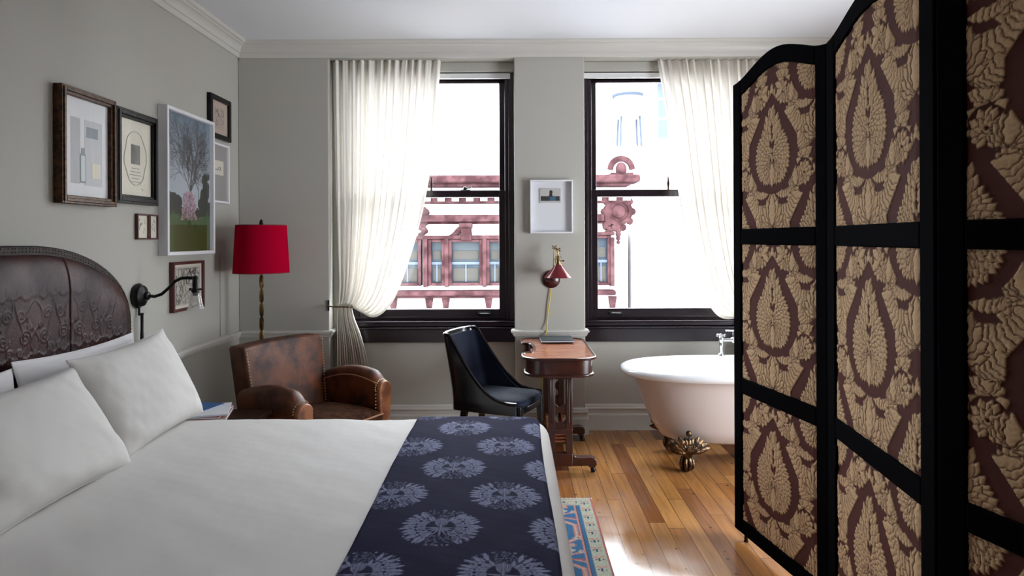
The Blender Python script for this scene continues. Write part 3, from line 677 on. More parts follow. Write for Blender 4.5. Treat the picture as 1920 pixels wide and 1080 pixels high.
# padded embossed panel
EMB = Ras(.66, .70, .0025)
def spiral(cx, cy, r, turns, sgn, w=.0042):
    n = int(60*turns)
    for k in range(n):
        a = k/60*2*PI; rr = r*(1-k/n*.85); EMB_add(cx+rr*math.cos(sgn*a), cy+rr*math.sin(sgn*a), w)
def EMB_add(x, y, w):
    gx, gy, ix = EMB._win(x, y, w*2.2); g = np.exp(-(gx*gx+gy*gy)/(w*w)); EMB.H[ix] = np.maximum(EMB.H[ix], g)
rr_ = random.Random(11)
for mx, my in ((.165, .2), (.495, .2), (.165, .55), (.495, .55)):
    for sx in (1, -1):
        spiral(mx+sx*.055, my-.09, .040, 1.7, sx); spiral(mx+sx*.085, my+.045, .048, 1.9, -sx); spiral(mx+sx*.04, my+.12, .026, 1.5, sx)
        spiral(mx+sx*.12, my-.02, .022, 1.4, sx)
        for k in range(50):
            t = k/49; EMB_add(mx+sx*(.008+.11*math.sin(t*PI)*t), my-.17+.33*t, .005)
            EMB_add(mx+sx*(.15-.05*math.sin(t*PI*2)), my-.17+.33*t, .0045)
        for k in range(8): EMB_add(mx+sx*(.02+.018*k), my+.155-.012*math.sin(k*1.2), .009)
nyg, nzg = 640, 260
yy = np.linspace(HY0+.035, HY1-.035, nyg); tt = np.linspace(0, 1, nzg)
pos = np.zeros((nzg, nyg, 3))
topz = np.array([hb_top(y, .035)-.0 for y in yy])-.002
for j, t in enumerate(tt):
    z = .14+(topz-.14)*t
    ed = np.minimum(np.minimum(yy-(HY0+.035), (HY1-.035)-yy), (topz-z)*1.0)
    ed = np.clip(ed, 0, .16)/.16
    dome = .050*np.sqrt(np.clip(1-(1-ed)**2, 0, 1))
    h, _ = EMB.sample(yy*1.45, (2.0-z)*1.45)
    seam = np.minimum(np.abs(yy-2.95), np.abs(yy-1.89))
    dome = dome-.006*np.exp(-(seam/.004)**2)
    fade = np.clip((topz-z-.10)/.12, 0, 1)
    pos[j, :, 0] = -2.006+dome+.0030*h*(.25+.75*fade)*np.clip(ed*3, 0, 1)
    pos[j, :, 1] = yy; pos[j, :, 2] = z
grid_mesh('embossed_panel', pos, M['hbleather'], hb, True)
b = MB()
for off in (.012, .026):
    L_ = 0; last = None
    for k in range(0, 2600):
        th = k/2599
        y = HY0+off+(HY1-HY0-2*off)*(.5-.5*math.cos(PI*th)); z = hb_top(y, off)
        if last is None or math.dist(last, (y, z)) > .019:
            b.ball((-2.004, y, z), .0032, 6); last = (y, z)
    for k in range(30): b.ball((-2.002, HY1-off, 1.07-k*.017), .0042, 6)
for k in range(34): b.ball((-2.05, HY1+.001, 1.09-k*.017), .0042, 6)
tag(b.build('nailhead_trim', M['oldbrass'], parent=hb, world=True), kind='stuff')

def fbm(x, y, seed=0):
    r = np.random.RandomState(seed); v = 0
    for k in range(10):
        a = r.uniform(0, 2*PI); f = 2.0*1.45**k; v = v+np.sin(f*(x*np.cos(a)+y*np.sin(a))+r.uniform(0, 6.28))/(1.45**k)
    return v
def bedsurf(X, Y, off=0, R=RR):
    """X,Y are unrolled cloth coordinates; beyond the mattress edge the cloth turns down"""
    ex = np.clip(X-BX1, 0, None); ey1 = np.clip(Y-BY1, 0, None); ey0 = np.clip(BY0-Y, 0, None)
    ey = ey1-ey0; e = np.sqrt(ex**2+ey**2); R = R+off
    dirx = np.where(e > 0, ex/np.maximum(e, 1e-9), 0); diry = np.where(e > 0, ey/np.maximum(e, 1e-9), 0)
    th = np.clip(e/RR, 0, PI/2); rest = np.clip(e-RR*PI/2, 0, None)
    out = R*np.sin(th)+.10*np.clip(rest, 0, .3)*np.exp(-rest*2); dz = -R*(1-np.cos(th))-rest*.98
    x = np.minimum(X, BX1)+dirx*out; y = np.clip(Y, BY0, BY1)+diry*out
    nz = .0045*fbm(x*2.2, y*1.6, 4)*.5+.0018*fbm(x*7, y*9, 9)*.5
    sag = -.012*(np.clip((X+.3)/.4, 0, 1))**2
    z = BZ+off+dz+nz+sag
    fold = .010*np.clip(rest/.3, 0, 1)*np.sin(11*(X-Y))
    return x+dirx*fold, y+diry*fold, z
us = np.linspace(-1.99, BX1+.60, 190); vs = np.linspace(BY0-.55, BY1+.55, 210)
XX, YY = np.meshgrid(us, vs)
x, y, z = bedsurf(XX, YY)
e = np.sqrt(np.clip(XX-BX1, 0, None)**2+(np.clip(YY-BY1, 0, None)+np.clip(BY0-YY, 0, None))**2)
z = np.maximum(z, .035)
o = grid_mesh('duvet', np.stack([x, y, z], -1), M['duvet'], solid=.012)
tag(o, 'smooth off-white duvet spread over the bed', 'duvet')
# runner
us = np.linspace(-.475, .122, 320); vs = np.linspace(BY0-.40, BY1+.42, 1080)
XX, YY = np.meshgrid(us, vs)
x, y, z = bedsurf(XX+.004*np.sin(YY*4), YY, .016)
H, K = RUN.sample(XX+.225+.0975, YY-2.57+.135)
speck = np.random.rand(*K.shape)
col = lerp3((.011, .011, .040), (.215, .235, .36), np.clip(K, 0, 1)*(.78+.3*speck))
z = z+.0006*K
edge = np.clip(1-np.minimum(us+.475, .122-us)/.012, 0, 1)**2
z = z-.012*edge[None, :]
o = grid_mesh('bed_runner', np.stack([x, y, z], -1), M['runner'], colors=col, solid=.006)
tag(o, 'navy blue bed runner with pale round medallions laid across the foot of the bed', 'bed runner')

def pillow(label, yc, L, xb, zb, xt, zt, T, mt, seed, rot=0, name='pillow', group=None):
    """length L along Y, leaning from bottom (xb,zb) to top (xt,zt)"""
    n = 70; up = Vector((xt-xb, 0, zt-zb)); Hh = up.length/2; up.normalize(); nrm = Vector((up.z, 0, -up.x)); c = Vector(((xb+xt)/2, yc, (zb+zt)/2))
    t = thing(name, label, 'pillow', ((xb+xt)/2, yc, zb), group=group)
    u = np.linspace(-1, 1, n); U, V = np.meshgrid(u, u)
    # denser at borders
    U = np.sin(U*PI/2); V = np.sin(V*PI/2)
    Lx = L/2*(1-.055*(1-V**2)**1.0*np.abs(U)**3); Hy = Hh*(1-.09*(1-U**2)*np.abs(V)**3)
    prof = (np.clip(1-U**4, 0, 1)*np.clip(1-V**4, 0, 1))**.5*(1-.18*(U**2+V**2))
    wr = .012*fbm(U*1.1, V*1.1, seed)*prof*.35+.014*fbm(U*2.6, V*2.2, seed+5)*prof*(np.abs(U)**2+np.abs(V)**2)*.4
    ca, sa = math.cos(rot), math.sin(rot)
    parts = []
    for sgn in (1, -1):
        a = U*Lx; bb = V*Hy; a2 = a*ca-bb*sa; b2 = a*sa+bb*ca
        d = sgn*(T/2*prof+(wr if sgn > 0 else 0))
        # gravity: fuller towards the bottom
        d = d*(1.0-.20*V)
        p = np.stack([c.x+up.x*b2+nrm.x*d, c.y+a2, c.z+up.z*b2+nrm.z*d], -1)
        parts.append(p)
    me_v = np.concatenate([parts[0].reshape(-1, 3), parts[1].reshape(-1, 3)])
    idx = np.arange(n*n).reshape(n, n)
    f1 = np.stack([idx[:-1, :-1], idx[:-1, 1:], idx[1:, 1:], idx[1:, :-1]], -1).reshape(-1, 4)
    f2 = f1[:, ::-1]+n*n
    rim = list(idx[0, :])+list(idx[1:, -1])+list(idx[-1, -2::-1])+list(idx[-2:0:-1, 0]); fr = [(int(rim[k]), int(rim[(k+1) % len(rim)]), int(rim[(k+1) % len(rim)]+n*n), int(rim[k]+n*n)) for k in range(len(rim))]
    link_mesh('pillowcase', me_v, f1.tolist()+f2.tolist()+fr, mt, t, True, 180)
    # seam along the rim
    pts = [tuple(parts[0].reshape(-1, 3)[k]) for k in rim[::3]]; pts.append(pts[0])
    MB().tube(pts, .0028, 6, caps=False).build('seam', mt, t, True)
    return t
pillow('white pillow standing against the headboard behind the far front pillow', 2.96, .82, -1.84, .605, -1.918, 1.035, .07, M['sheet'], 21)
pillow('white pillow standing against the headboard behind the near front pillow', 2.17, .77, -1.84, .605, -1.918, 1.01, .07, M['sheet'], 22)
pillow('large off-white pillow leaning on the wall side, the far one nearest the armchair', 3.07, .76, -1.60, .600, -1.80, 1.03, .17, M['pillow'], 31, .035)
pillow('large off-white pillow in front, nearest the camera, overlapping its neighbour', 2.285, .83, -1.545, .602, -1.78, .99, .18, M['pillow'], 37, -.01)

# ================================================================== NIGHTSTAND + MAGAZINES
ns = thing('nightstand', 'low dark wood table between the bed and the leather armchair', 'nightstand', (-1.72, 3.74, 0))
P = dict(parent=ns, world=True)
MB().box(-2.05, -1.395, 3.56, 3.868, .492, .52).build('table_top', M['darkwood'], bevel=.004, **P)
dr = MB().box(-2.03, -1.415, 3.58, 3.85, .38, .49).build('drawer', M['darkwood'], bevel=.003, **P)
MB().ball((-1.405, 3.72, .44), .014, 10).build('knob', M['oldbrass'], dr, True)
for x, y in ((-2.0, 3.60), (-1.44, 3.60), (-2.0, 3.83), (-1.44, 3.83)):
    MB().box(x-.018, x+.018, y-.018, y+.018, 0, .40).build('leg', M['darkwood'], bevel=.003, **P)
MB().box(-1.398, -1.392, 3.842, 3.870, .49, .522).build('corner_mount', M['oldbrass'], bevel=.001, **P)
def magazine(label, x, y, z, w, d, h, rz, mc):
    t = thing('magazine', label, 'magazine', (x, y, z), rz, 'magazines on the nightstand')
    MB().box(-w/2, w/2, -d/2, d/2, .001, h-.001).build('pages', M['pages'], t)
    MB().box(-w/2-.001, w/2+.001, -d/2-.001, d/2+.001, h-.001, h+.0008).box(-w/2-.001, w/2+.001, -d/2-.001, d/2+.001, 0, .001).box(-w/2-.002, -w/2, -d/2, d/2, 0, h).build('cover', mc, t)
z0 = .5205
for lab, h, rz, mc, dx in (('thick magazine with a pale cover at the bottom of the nightstand stack', .014, .25, M['peach'], 0), ('red covered magazine in the middle of the nightstand stack', .010, .12, M['redc'], -.015), ('white magazine just under the blue one on the nightstand', .008, .32, M['pages'], .0), ('blue magazine on top of the nightstand stack', .006, -.25, M['blue'], -.10)):
    magazine(lab, -1.69+dx, 3.715, z0, .21, .27, h, rz, mc); z0 += h+.002

# ================================================================== PICTURES
def picture_left(label, y0, y1, z0, z1, depth, fw, mf, art, name='picture_frame', group=None, recess=.012, matboard=None, matw=0, inner=None, tilt=0):
    """frame on the left wall; art(t, ycoords, x) adds paper and drawing"""
    t = thing(name, label, 'picture', (WX0, (y0+y1)/2, z0), group=group)
    X1 = WX0+depth
    b = MB()
    for k, (o0, o1, xx) in enumerate(inner or [(0, fw, X1)]):
        yy0, yy1, zz0, zz1 = y0+o0, y1-o0, z0+o0, z1-o0; w = o1-o0
        b.box(WX0+.001, xx, yy0, yy0+w, zz0, zz1); b.box(WX0+.001, xx, yy1-w, yy1, zz0, zz1); b.box(WX0+.001, xx, yy0+w, yy1-w, zz0, zz0+w); b.box(WX0+.001, xx, yy0+w, yy1-w, zz1-w, zz1)
    b.build('frame', mf, t, True, bevel=.0025)
    xa = X1-recess-.004
    iy0, iy1, iz0, iz1 = y0+fw, y1-fw, z0+fw, z1-fw
    if matboard: MB().box(xa-.003, xa, iy0, iy1, iz0, iz1).build('mat_board', matboard, t, True)
    art(t, iy0, iy1, iz0, iz1, xa)
    MB().box(xa+.0042, xa+.0052, iy0, iy1, iz0, iz1).build('glass', M['glass'], t, True)
    return t
def rect(t, y0, y1, z0, z1, x, m, name='print', th=.0008):
    return MB().box(x, x+th, y0, y1, z0, z1).build(name, m, t, True)
def scribble(t, y0, y1, z0, z1, x, m, n, seed, r=.0009, name='drawing'):
    rn = random.Random(seed); b = MB()
    for _ in range(n):
        py, pz = rn.uniform(y0, y1), rn.uniform(z0, z1); a = rn.uniform(0, 6.28); pts = []
        for k in range(9):
            pts.append((x+.0012, min(max(py, y0), y1), min(max(pz, z0), z1))); a += rn.uniform(-.7, .7); py += (y1-y0)*.07*math.cos(a); pz += (y1-y0)*.07*math.sin(a)+1e-5*k
        pts = [p for i, p in enumerate(pts) if i == 0 or math.dist(p, pts[i-1]) > 1e-4]
        if len(pts) > 2: b.tube(pts, r, 4)
    return b.build(name, m, t, True)
def art1(t, y0, y1, z0, z1, x):
    w, h = y1-y0, z1-z0
    rect(t, y0+w*.16, y0+w*.36, z0+h*.13, z0+h*.80, x, mat('grey_panel', (.42, .44, .47), .7))
    rect(t, y0+w*.46, y0+w*.86, z0+h*.12, z0+h*.80, x, mat('light_grey_panel', (.52, .54, .57), .7))
    rect(t, y0+w*.50, y0+w*.76, z0+h*.62, z0+h*.73, x+.001, M['blueink'], 'title_block')
    b = MB().box(x+.001, x+.002, y0+w*.35, y0+w*.48, z0+h*.14, z0+h*.44).box(x+.001, x+.002, y0+w*.38, y0+w*.45, z0+h*.44, z0+h*.50); b.build('bottle_drawing', M['blueink'], t, True)
    rect(t, y0+w*.37, y0+w*.46, z0+h*.16, z0+h*.42, x+.002, mat('pale_bottle', (.60, .64, .64), .7), 'bottle_highlight')
    rect(t, y0+w*.62, y0+w*.82, z0+h*.20, z0+h*.36, x+.001, M['cream'], 'note')
picture_left('stepped bronze gilt frame around a grey bottle drawing, nearest picture on the left wall', 3.05, 3.472, 1.674, 2.224, .050, .040, M['goldframe'], art1,
             inner=[(0, .012, WX0+.044), (.010, .026, WX0+.050), (.024, .040, WX0+.040)], matboard=M['paper'], recess=.026)
def art2(t, y0, y1, z0, z1, x):
    w, h = y1-y0, z1-z0
    rect(t, y0+w*.36, y0+w*.64, z0+h*.42, z0+h*.68, x, M['ink'], 'portrait_engraving')
    b = MB(); cy, cz = y0+w*.5, z0+h*.5
    b.tube([(x+.001, cy+w*.34*math.cos(a/30*2*PI)*(1+.06*math.sin(a*1.3)), cz+h*.36*math.sin(a/30*2*PI)) for a in range(31)], .0030, 5); b.build('wreath_border', M['greenink'], t, True)
    b = MB()
    for k in range(5): b.box(x, x+.0008, cy-w*(.12+.04*(k % 3)), cy+w*(.12+.04*(k % 3)), z0+h*(.36-.045*k), z0+h*(.367-.045*k))
    b.build('engraved_lines', M['ink'], t, True)
    scribble(t, y0+w*.60, y0+w*.78, z0+h*.08, z0+h*.16, x, M['ink'], 3, 2)
picture_left('old engraving with oval portrait wreath in a knobbly black frame beside the bronze one', 3.489, 3.896, 1.70, 2.209, .042, .048, M['blackframe'], art2,
             inner=[(0, .015, WX0+.036), (.012, .034, WX0+.042), (.032, .048, WX0+.030)], matboard=M['cream'], recess=.022)
def tree_photo():
    w, h = 200, 270; im = np.zeros((h, w, 3)); yy_, xx_ = np.mgrid[0:h, 0:w]; t = yy_/h
    top = np.array((.17, .25, .34)); mid = np.array((.50, .55, .62))
    im[:] = top*(1-np.clip(t/.45, 0, 1))[..., None]+mid*np.clip(t/.45, 0, 1)[..., None]
    im *= (1-.35*np.abs(xx_/w-.55))[..., None]
    rn = random.Random(8); nr = np.random.RandomState(2)
    def blob(cx, cy, r, c, a=1, sy=1):
        m = ((xx_-cx)**2+((yy_-cy)/sy)**2) < r*r; im[m] = im[m]*(1-a)+np.array(c)*a
    for k in range(60): blob(rn.uniform(0, 60), rn.uniform(165, 200), rn.uniform(5, 14), (.018, .020, .018))
    for k in range(40): blob(rn.uniform(150, 200), rn.uniform(150, 200), rn.uniform(5, 14), (.020, .028, .020))
    for k in range(30): blob(rn.uniform(165, 190), rn.uniform(110, 175), rn.uniform(4, 10), (.018, .026, .016))
    gr = t > .70
    g = np.array((.040, .075, .022))*(1+.9*nr.rand(h, w, 1)); g2 = np.array((.040, .058, .010))*(1+.6*nr.rand(h, w, 1))
    im = np.where(gr[..., None], g, im); m = (t > .80) & (xx_ > 35); im = np.where(m[..., None], g2, im)
    for k in range(50): blob(rn.uniform(0, 200), rn.uniform(183, 194), rn.uniform(3, 8), (.020, .026, .016))
    def branch(x, y, a, L, wd, dep):
        n = int(L)
        for k in range(n):
            x += math.cos(a); y += math.sin(a); a += rn.uniform(-.06, .06)
            r = wd*(1-k/n*.4)*.5; x0, x1 = int(round(x-r)), int(round(x+r))+1; y0, y1 = int(round(y-.3)), int(round(y-.3))+1; al = min(.85, .25+r*.6)
            if 0 <= y0 and y1 < h and 0 <= x0 and x1 < w: im[y0:y1, x0:x1] = im[y0:y1, x0:x1]*(1-al)+np.array((.030, .024, .030))*al
            if dep > 0 and k > n*.25 and rn.random() < .10: branch(x, y, a+rn.choice((-1, 1))*rn.uniform(.35, .8), L*rn.uniform(.45, .65), wd*.55, dep-1)
        if dep > 0:
            for s_ in (-1, 1): branch(x, y, a+s_*.35, L*.6, wd*.6, dep-1)
    branch(104, 178, -PI/2, 85, 4.0, 4); branch(104, 148, -PI/2-.55, 75, 2.4, 4); branch(105, 140, -PI/2+.40, 75, 2.4, 4); branch(104, 120, -PI/2-.3, 70, 2.2, 4); branch(142, 178, -PI/2+.1, 70, 2.0, 3)
    for k in range(520):
        yy0 = rn.uniform(150, 206); xr = 12+24*((yy0-150)/56)**.6; blob(100+rn.uniform(-xr, xr), yy0, rn.uniform(1, 2.4), (.36+.2*rn.random(), .20+.12*rn.random(), .26+.14*rn.random()), .8)
    for k in range(160): blob(100+rn.uniform(-30, 30), rn.uniform(155, 208), 1.4, (.08, .05, .06), .7)
    blob(128, 220, 5, (.02, .05, .015), 1, 1.6)
    for k in range(14): im[207+k:209+k, 99:101] = (.03, .02, .02)
    return im
TREE = tree_photo()
def art3(t, y0, y1, z0, z1, x):
    h, w = TREE.shape[:2]; Yg, Zg = np.meshgrid(np.linspace(y0, y1, w), np.linspace(z1, z0, h))
    grid_mesh('photo_print', np.stack([np.full_like(Yg, x+.001), Yg, Zg], -1), M['print'], t, True, colors=TREE)
picture_left('large white framed photo of a bare tree and pink blossom tree over grass', 3.953, 4.585, 1.409, 2.308, .060, .022, M['whiteframe'], art3, recess=.025, matboard=M['paper'])
def art4(t, y0, y1, z0, z1, x):
    w, h = y1-y0, z1-z0
    rect(t, y0+w*.2, y1-w*.2, z0+h*.17, z1-h*.17, x, mat('sketch_paper', (.45, .36, .31), .8), 'sketch_sheet'); scribble(t, y0+w*.27, y1-w*.27, z0+h*.25, z1-h*.25, x+.001, M['ink'], 14, 5)
picture_left('small sketch on pinkish paper in a black frame, highest picture near the corner', 4.593, 4.929, 2.218, 2.521, .030, .035, M['blackframe'], art4, matboard=M['pinkpaper'])
def art5(t, y0, y1, z0, z1, x):
    w, h = y1-y0, z1-z0
    rect(t, y0+w*.2, y1-w*.2, z0+h*.47, z0+h*.73, x, M['cream'], 'card'); scribble(t, y0+w*.33, y1-w*.33, z0+h*.56, z0+h*.61, x+.001, M['darkink'], 5, 9, .0016)
picture_left('thin white framed picture with a small card on grey, below the highest black frame', 4.600, 4.915, 1.765, 2.190, .022, .016, M['whiteframe'], art5, matboard=M['greypaper'])
for (a, c, lab, sd) in ((3.709, 3.829, 'left of the two tiny dark red framed sketches under the engraving', 12), (3.835, 3.927, 'right of the two tiny dark red framed sketches beside the white tree photo', 13)):
    picture_left(lab, a, c, 1.506, 1.650, .020, .009, M['redframe'], lambda t, y0, y1, z0, z1, x, sd=sd: scribble(t, y0+.02, y1-.02, z0+.02, z1-.02, x, M['ink'], 9, sd, .0007), matboard=M['cream'], recess=.006)
def art7(t, y0, y1, z0, z1, x):
    w, h = y1-y0, z1-z0
    rect(t, y0+.015, y1-.015, z0+.015, z1-.015, x, mat('old_sketch_paper', (.50, .47, .42), .8), 'sketch_sheet'); scribble(t, y0+w*.1, y1-w*.1, z0+h*.1, z1-h*.1, x+.001, M['ink'], 60, 17, .0011)
    scribble(t, y0+w*.45, y1-w*.15, z0+h*.55, z1-h*.1, x+.001, M['darkink'], 14, 19, .0018, 'ink_smudges')
picture_left('ink sketch in a thin dark red frame behind the arm of the wall lamp', 4.08, 4.492, 1.054, 1.365, .030, .018, M['redframe'], art7, matboard=M['cream'])
# shadow box on the pier
t = thing('picture_frame', 'white shadow box frame with a tiny photo on the pier between the windows', 'picture', (.302, YB, 1.541))
b = MB(); frame_rect(b, .139, .465, YB-.052, YB-.001, 1.541, 1.949, .012, .012, .012, .012); b.build('frame', M['whiteframe'], t, True, bevel=.002)
MB().box(.151, .453, YB-.012, YB-.006, 1.553, 1.937).build('mat_board', M['paper'], t, True)
ph = MB().box(.215, .375, YB-.020, YB-.012, 1.777, 1.885).build('photo_card', mat('small_photo', (.50, .48, .46), .6), t, True, bevel=.001)
b = MB().box(.222, .366, YB-.0215, YB-.020, 1.790, 1.826).ball((.300, YB-.0205, 1.858), .013, 10, (1, .08, 1)).prism([(.278, 1.79), (.318, 1.79), (.308, 1.85), (.290, 1.85)], 'y', YB-.022, YB-.020); b.build('photo_figure', M['darkink'], ph, True)
MB().box(.290, .335, YB-.0230, YB-.0216, 1.79, 1.822).build('photo_detail', mat('teal_ink', (.04, .12, .20), .6), ph, True)
MB().box(.151, .453, YB-.050, YB-.048, 1.553, 1.937).build('glass', M['glass'], t, True)

# ================================================================== WALL LAMPS
lx, ly, lz = WX0, 3.73, 1.19
t = thing('wall_lamp', 'black swing arm wall lamp with clear glass shade beside the headboard', 'wall lamp', (lx, ly, lz))
P = dict(parent=t, world=True); Rx = Matrix.Rotation(PI/2, 3, 'Y')
MB().lathe([(.068, 0), (.070, .012), (.062, .020), (.058, .034), (.040, .044), (.026, .050), (.022, .066), (.016, .070)], (lx+.001, ly, lz), 28, Rx).build('back_plate', M['bronze'], **P)
arm = [(lx+.06, ly, lz), (lx+.10, ly, lz-.004), (lx+.14, ly, lz+.010), (lx+.18, ly, lz+.045), (lx+.215, ly, lz+.082), (lx+.25, ly, lz+.098), (lx+.29, ly, lz+.100), (lx+.325, ly, lz+.097)]
MB().tube(arm, .009, 12).ball((lx+.328, ly, lz+.097), .016, 12).build('arm', M['bronze'], **P)
MB().lathe([(.010, .098), (.014, .09), (.016, .07), (.016, .035), (.022, .033), (.022, .02), (.014, .015), (.014, .0)], (lx+.328, ly, lz), 16).tube([(lx+.30, ly, lz+.036), (lx+.356, ly, lz+.036)], .005, 8).ball((lx+.300, ly, lz+.036), .009, 8).ball((lx+.358, ly, lz+.036), .007, 8).build('socket', M['bronze'], **P)
gm = bpy.data.materials.new('clear_glass'); gm.use_nodes = True; gb = gm.node_tree.nodes['Principled BSDF']; gb.inputs['Transmission Weight'].default_value = .92; gb.inputs['Roughness'].default_value = .06; gb.inputs['Base Color'].default_value = (.96, .97, .97, 1)
def shadep(k, seg, r, amp): return r*(1+amp*math.cos(k*2*PI*8/seg))
rs = []
for r, z in [(.017, .022), (.024, .010), (.030, -.015), (.033, -.04), (.040, -.062), (.047, -.074), (.045, -.075), (.038, -.062), (.031, -.04), (.028, -.015), (.022, .008), (.015, .020)]:
    rs.append([(lx+.330+shadep(k, 48, r, .05)*math.cos(2*PI*k/48), ly+shadep(k, 48, r, .05)*math.sin(2*PI*k/48), lz+z) for k in range(48)])
MB().rings(rs).build('glass_shade', gm, smooth=60, **P)
MB().tube([(lx+.012, ly, lz-.065), (lx+.013, ly, lz-.11)], .006, 8).lathe([(.006, -.095), (.013, -.098), (.008, -.105), (.008, -.19), (.011, -.25), (.016, -.27), (.020, -.28), (.024, -.30), (.024, -.31)], (lx+.028, ly, lz), 12).build('cord_tube', M['bronze'], **P)
tag(MB().box(WX0, WX0+.008, 4.785, 4.800, RZ+.03, 1.40).build('cord_cover', M['wall'], bevel=.003), 'slim painted cord cover running down the wall in the corner by the floor lamp', 'cord cover')

# red pier lamp
t = thing('wall_lamp', 'small brass wall lamp with a red enamel cone shade above the desk', 'wall lamp', (.30, YB, 1.185))
P = dict(parent=t, world=True)
MB().lathe([(.070, 0), (.068, .012), (.050, .026), (.020, .034), (.012, .045)], (.300, YB-.001, 1.190), 28, Ry).build('back_plate', mat('dark_red_enamel', (.045, .006, .008), .2), **P)
MB().tube([(.305, YB-.04, 1.19), (.310, YB-.08, 1.22), (.318, YB-.10, 1.43)], .0045, 8).tube([(.318, YB-.10, 1.425), (.342, YB-.17, 1.415)], .004, 8).build('arm', M['oldbrass'], **P)
for cx_, cz_, yy_ in ((.318, 1.437, YB-.10), (.342, 1.420, YB-.17)):
    b = MB()
    for a in (.7, -.7, PI-.7, PI+.7): b.tube([(cx_, yy_, cz_), (cx_+.022*math.cos(a), yy_, cz_+.018*math.sin(a))], [.003, .006], 6)
    b.build('wing_nut', M['oldbrass'], **P)
MB().tube([(.342, YB-.17, 1.415), (.342, YB-.17, 1.37)], .0045, 8).lathe([(.004, 1.385), (.010, 1.365), (.017, 1.355), (.018, 1.315), (.026, 1.312), (.026, 1.305)], (.342, YB-.17, 0), 16).tube([(.325, YB-.17, 1.31), (.318, YB-.17, 1.36), (.330, YB-.17, 1.372)], .0025, 6).tube([(.359, YB-.17, 1.31), (.366, YB-.17, 1.36), (.354, YB-.17, 1.372)], .0025, 6).build('socket', M['oldbrass'], **P)
MB().tube([(.355, YB-.17, 1.335), (.388, YB-.17, 1.336)], [.003, .006], 8).build('switch_key', M['bronze'], **P)
MB().lathe([(.026, 1.306), (.030, 1.300), (.102, 1.212), (.100, 1.211), (.028, 1.297)], (.342, YB-.17, 0), 40, caps=False).build('lamp_shade', M['redenamel'], smooth=20, **P)
MB().ball((.342, YB-.17, 1.255), .026, 12).build('bulb', M['sheet'], **P)
pts = [(.297, YB-.012, 1.12), (.290, YB-.016, 1.05), (.275, YB-.014, .95), (.266, YB-.012, .86), (.262, YB-.036, .80), (.235, YB-.038, .70), (.215, YB-.03, .50), (.213, YB-.03, .34), (.205, YB-.035, .28)]
pts += [(.205+.020*math.cos(a*.8), YB-.045, .26-.010*a+.02*math.sin(a*.8)) for a in range(1, 14)]+[(.21, YB-.04, .03)]
tag(MB().tube(pts, .0045, 8).build('lamp_cord', M['yellowcord']), 'gold yellow fabric cord hanging from the red wall lamp behind the desk', 'cord')

# ================================================================== FLOOR LAMP
flx, fly = -1.805, 4.80
t = thing('floor_lamp', 'slim brass floor lamp with a crimson drum shade in the corner', 'floor lamp', (flx, fly, 0))
P = dict(parent=t)
MB().lathe([(.14, 0), (.14, .012), (.10, .02), (.03, .03), (.012, .05)], seg=32).build('base', M['oldbrass'], **P)
b = MB(); prof = [(.010, .04)]; z = .05
while z < 1.30:
    prof += [(.008, z), (.015, z+.012), (.0165, z+.05), (.015, z+.085), (.008, z+.097)]; z += .10
b.lathe(prof, seg=8); b.build('pole', mat('aged_bamboo_brass', (.34, .22, .09), .3, metal=1, col2=(.05, .03, .02), cscale=9), smooth=30, **P)
rs = [(.194, 1.265), (.175, 1.606), (.173, 1.606), (.192, 1.265)]
MB().lathe(rs, seg=64, caps=False).build('lamp_shade', M['redshade'], smooth=60, **P)
MB().lathe([(.1945, 1.262), (.1945, 1.268), (.1915, 1.268), (.1915, 1.262), (.1945, 1.262)], seg=64, caps=False).lathe([(.1755, 1.602), (.1755, 1.608), (.1725, 1.608), (.1725, 1.602), (.1755, 1.602)], seg=64, caps=False).build('shade_rim', mat('dark_red_binding', (.16, .003, .012), .7), **P)
b = MB().tube([(-.173, 0, 1.58), (0, 0, 1.57), (.173, 0, 1.58)], .002, 6).tube([(0, -.173, 1.58), (0, 0, 1.57), (0, .173, 1.58)], .002, 6).tube([(0, 0, 1.30), (0, 0, 1.60)], .004, 8); b.build('shade_spider', M['oldbrass'], **P)
MB().lathe([(.004, 1.59), (.012, 1.60), (.014, 1.62), (.010, 1.64), (.004, 1.648)], seg=12).build('finial', M['bronze'], **P)

# ================================================================== ARMCHAIR
ac = thing('armchair', 'worn tan leather club armchair with nailhead trim and brown velvet seat', 'armchair', (-1.037, 4.158, 0), math.radians(-28.7))
P = dict(parent=ac)
# local: +x forward, arm fronts at x=0, back top at about x=-.62, y to the sides
def lerp(a, b_, t): return a+(b_-a)*t
def backrest():
    ny, nz = 25, 22; rings_ = []
    def P_(side, v, w):   # v: -1..1 across, w 0..1 up ; side front/back
        z = lerp(.20, .845-.012*v*v, w)
        half = lerp(.300, .338, w)
        xf = lerp(-.44, -.565, w)+.035*v*v*w + .028*math.sin(PI*w)*(1-v*v)
        xb = lerp(-.60, -.675, w)
        return (xf if side else xb, v*half, z)
    b = MB()
    for j in range(nz):
        w = j/(nz-1); r = [P_(1, -1+2*i/(ny-1), w) for i in range(ny)]+[P_(0, 1-2*i/(ny-1), w) for i in range(ny)]; rings_.append(r)
    b.rings(rings_); return b
bk = backrest().build('backrest', M['leather'], bevel=.022, bseg=4, smooth=50, **P)
for s_ in (-1, 1):
    b = MB()
    for k in range(24):
        w = .30+.68*k/23; z = lerp(.20, .833, w); half = lerp(.300, .338, w)
        xf = lerp(-.44, -.565, w)+.035*w
        b.ball((xf+.005, s_*(half-.016), z), .0062, 6)
    b.build('nailhead_trim', M['nails'], parent=bk)
ARMZ = lambda x: .578+.062*math.sin(PI*min(1, max(0, (x+.50)/.52))**.9) if x > -.5 else .575
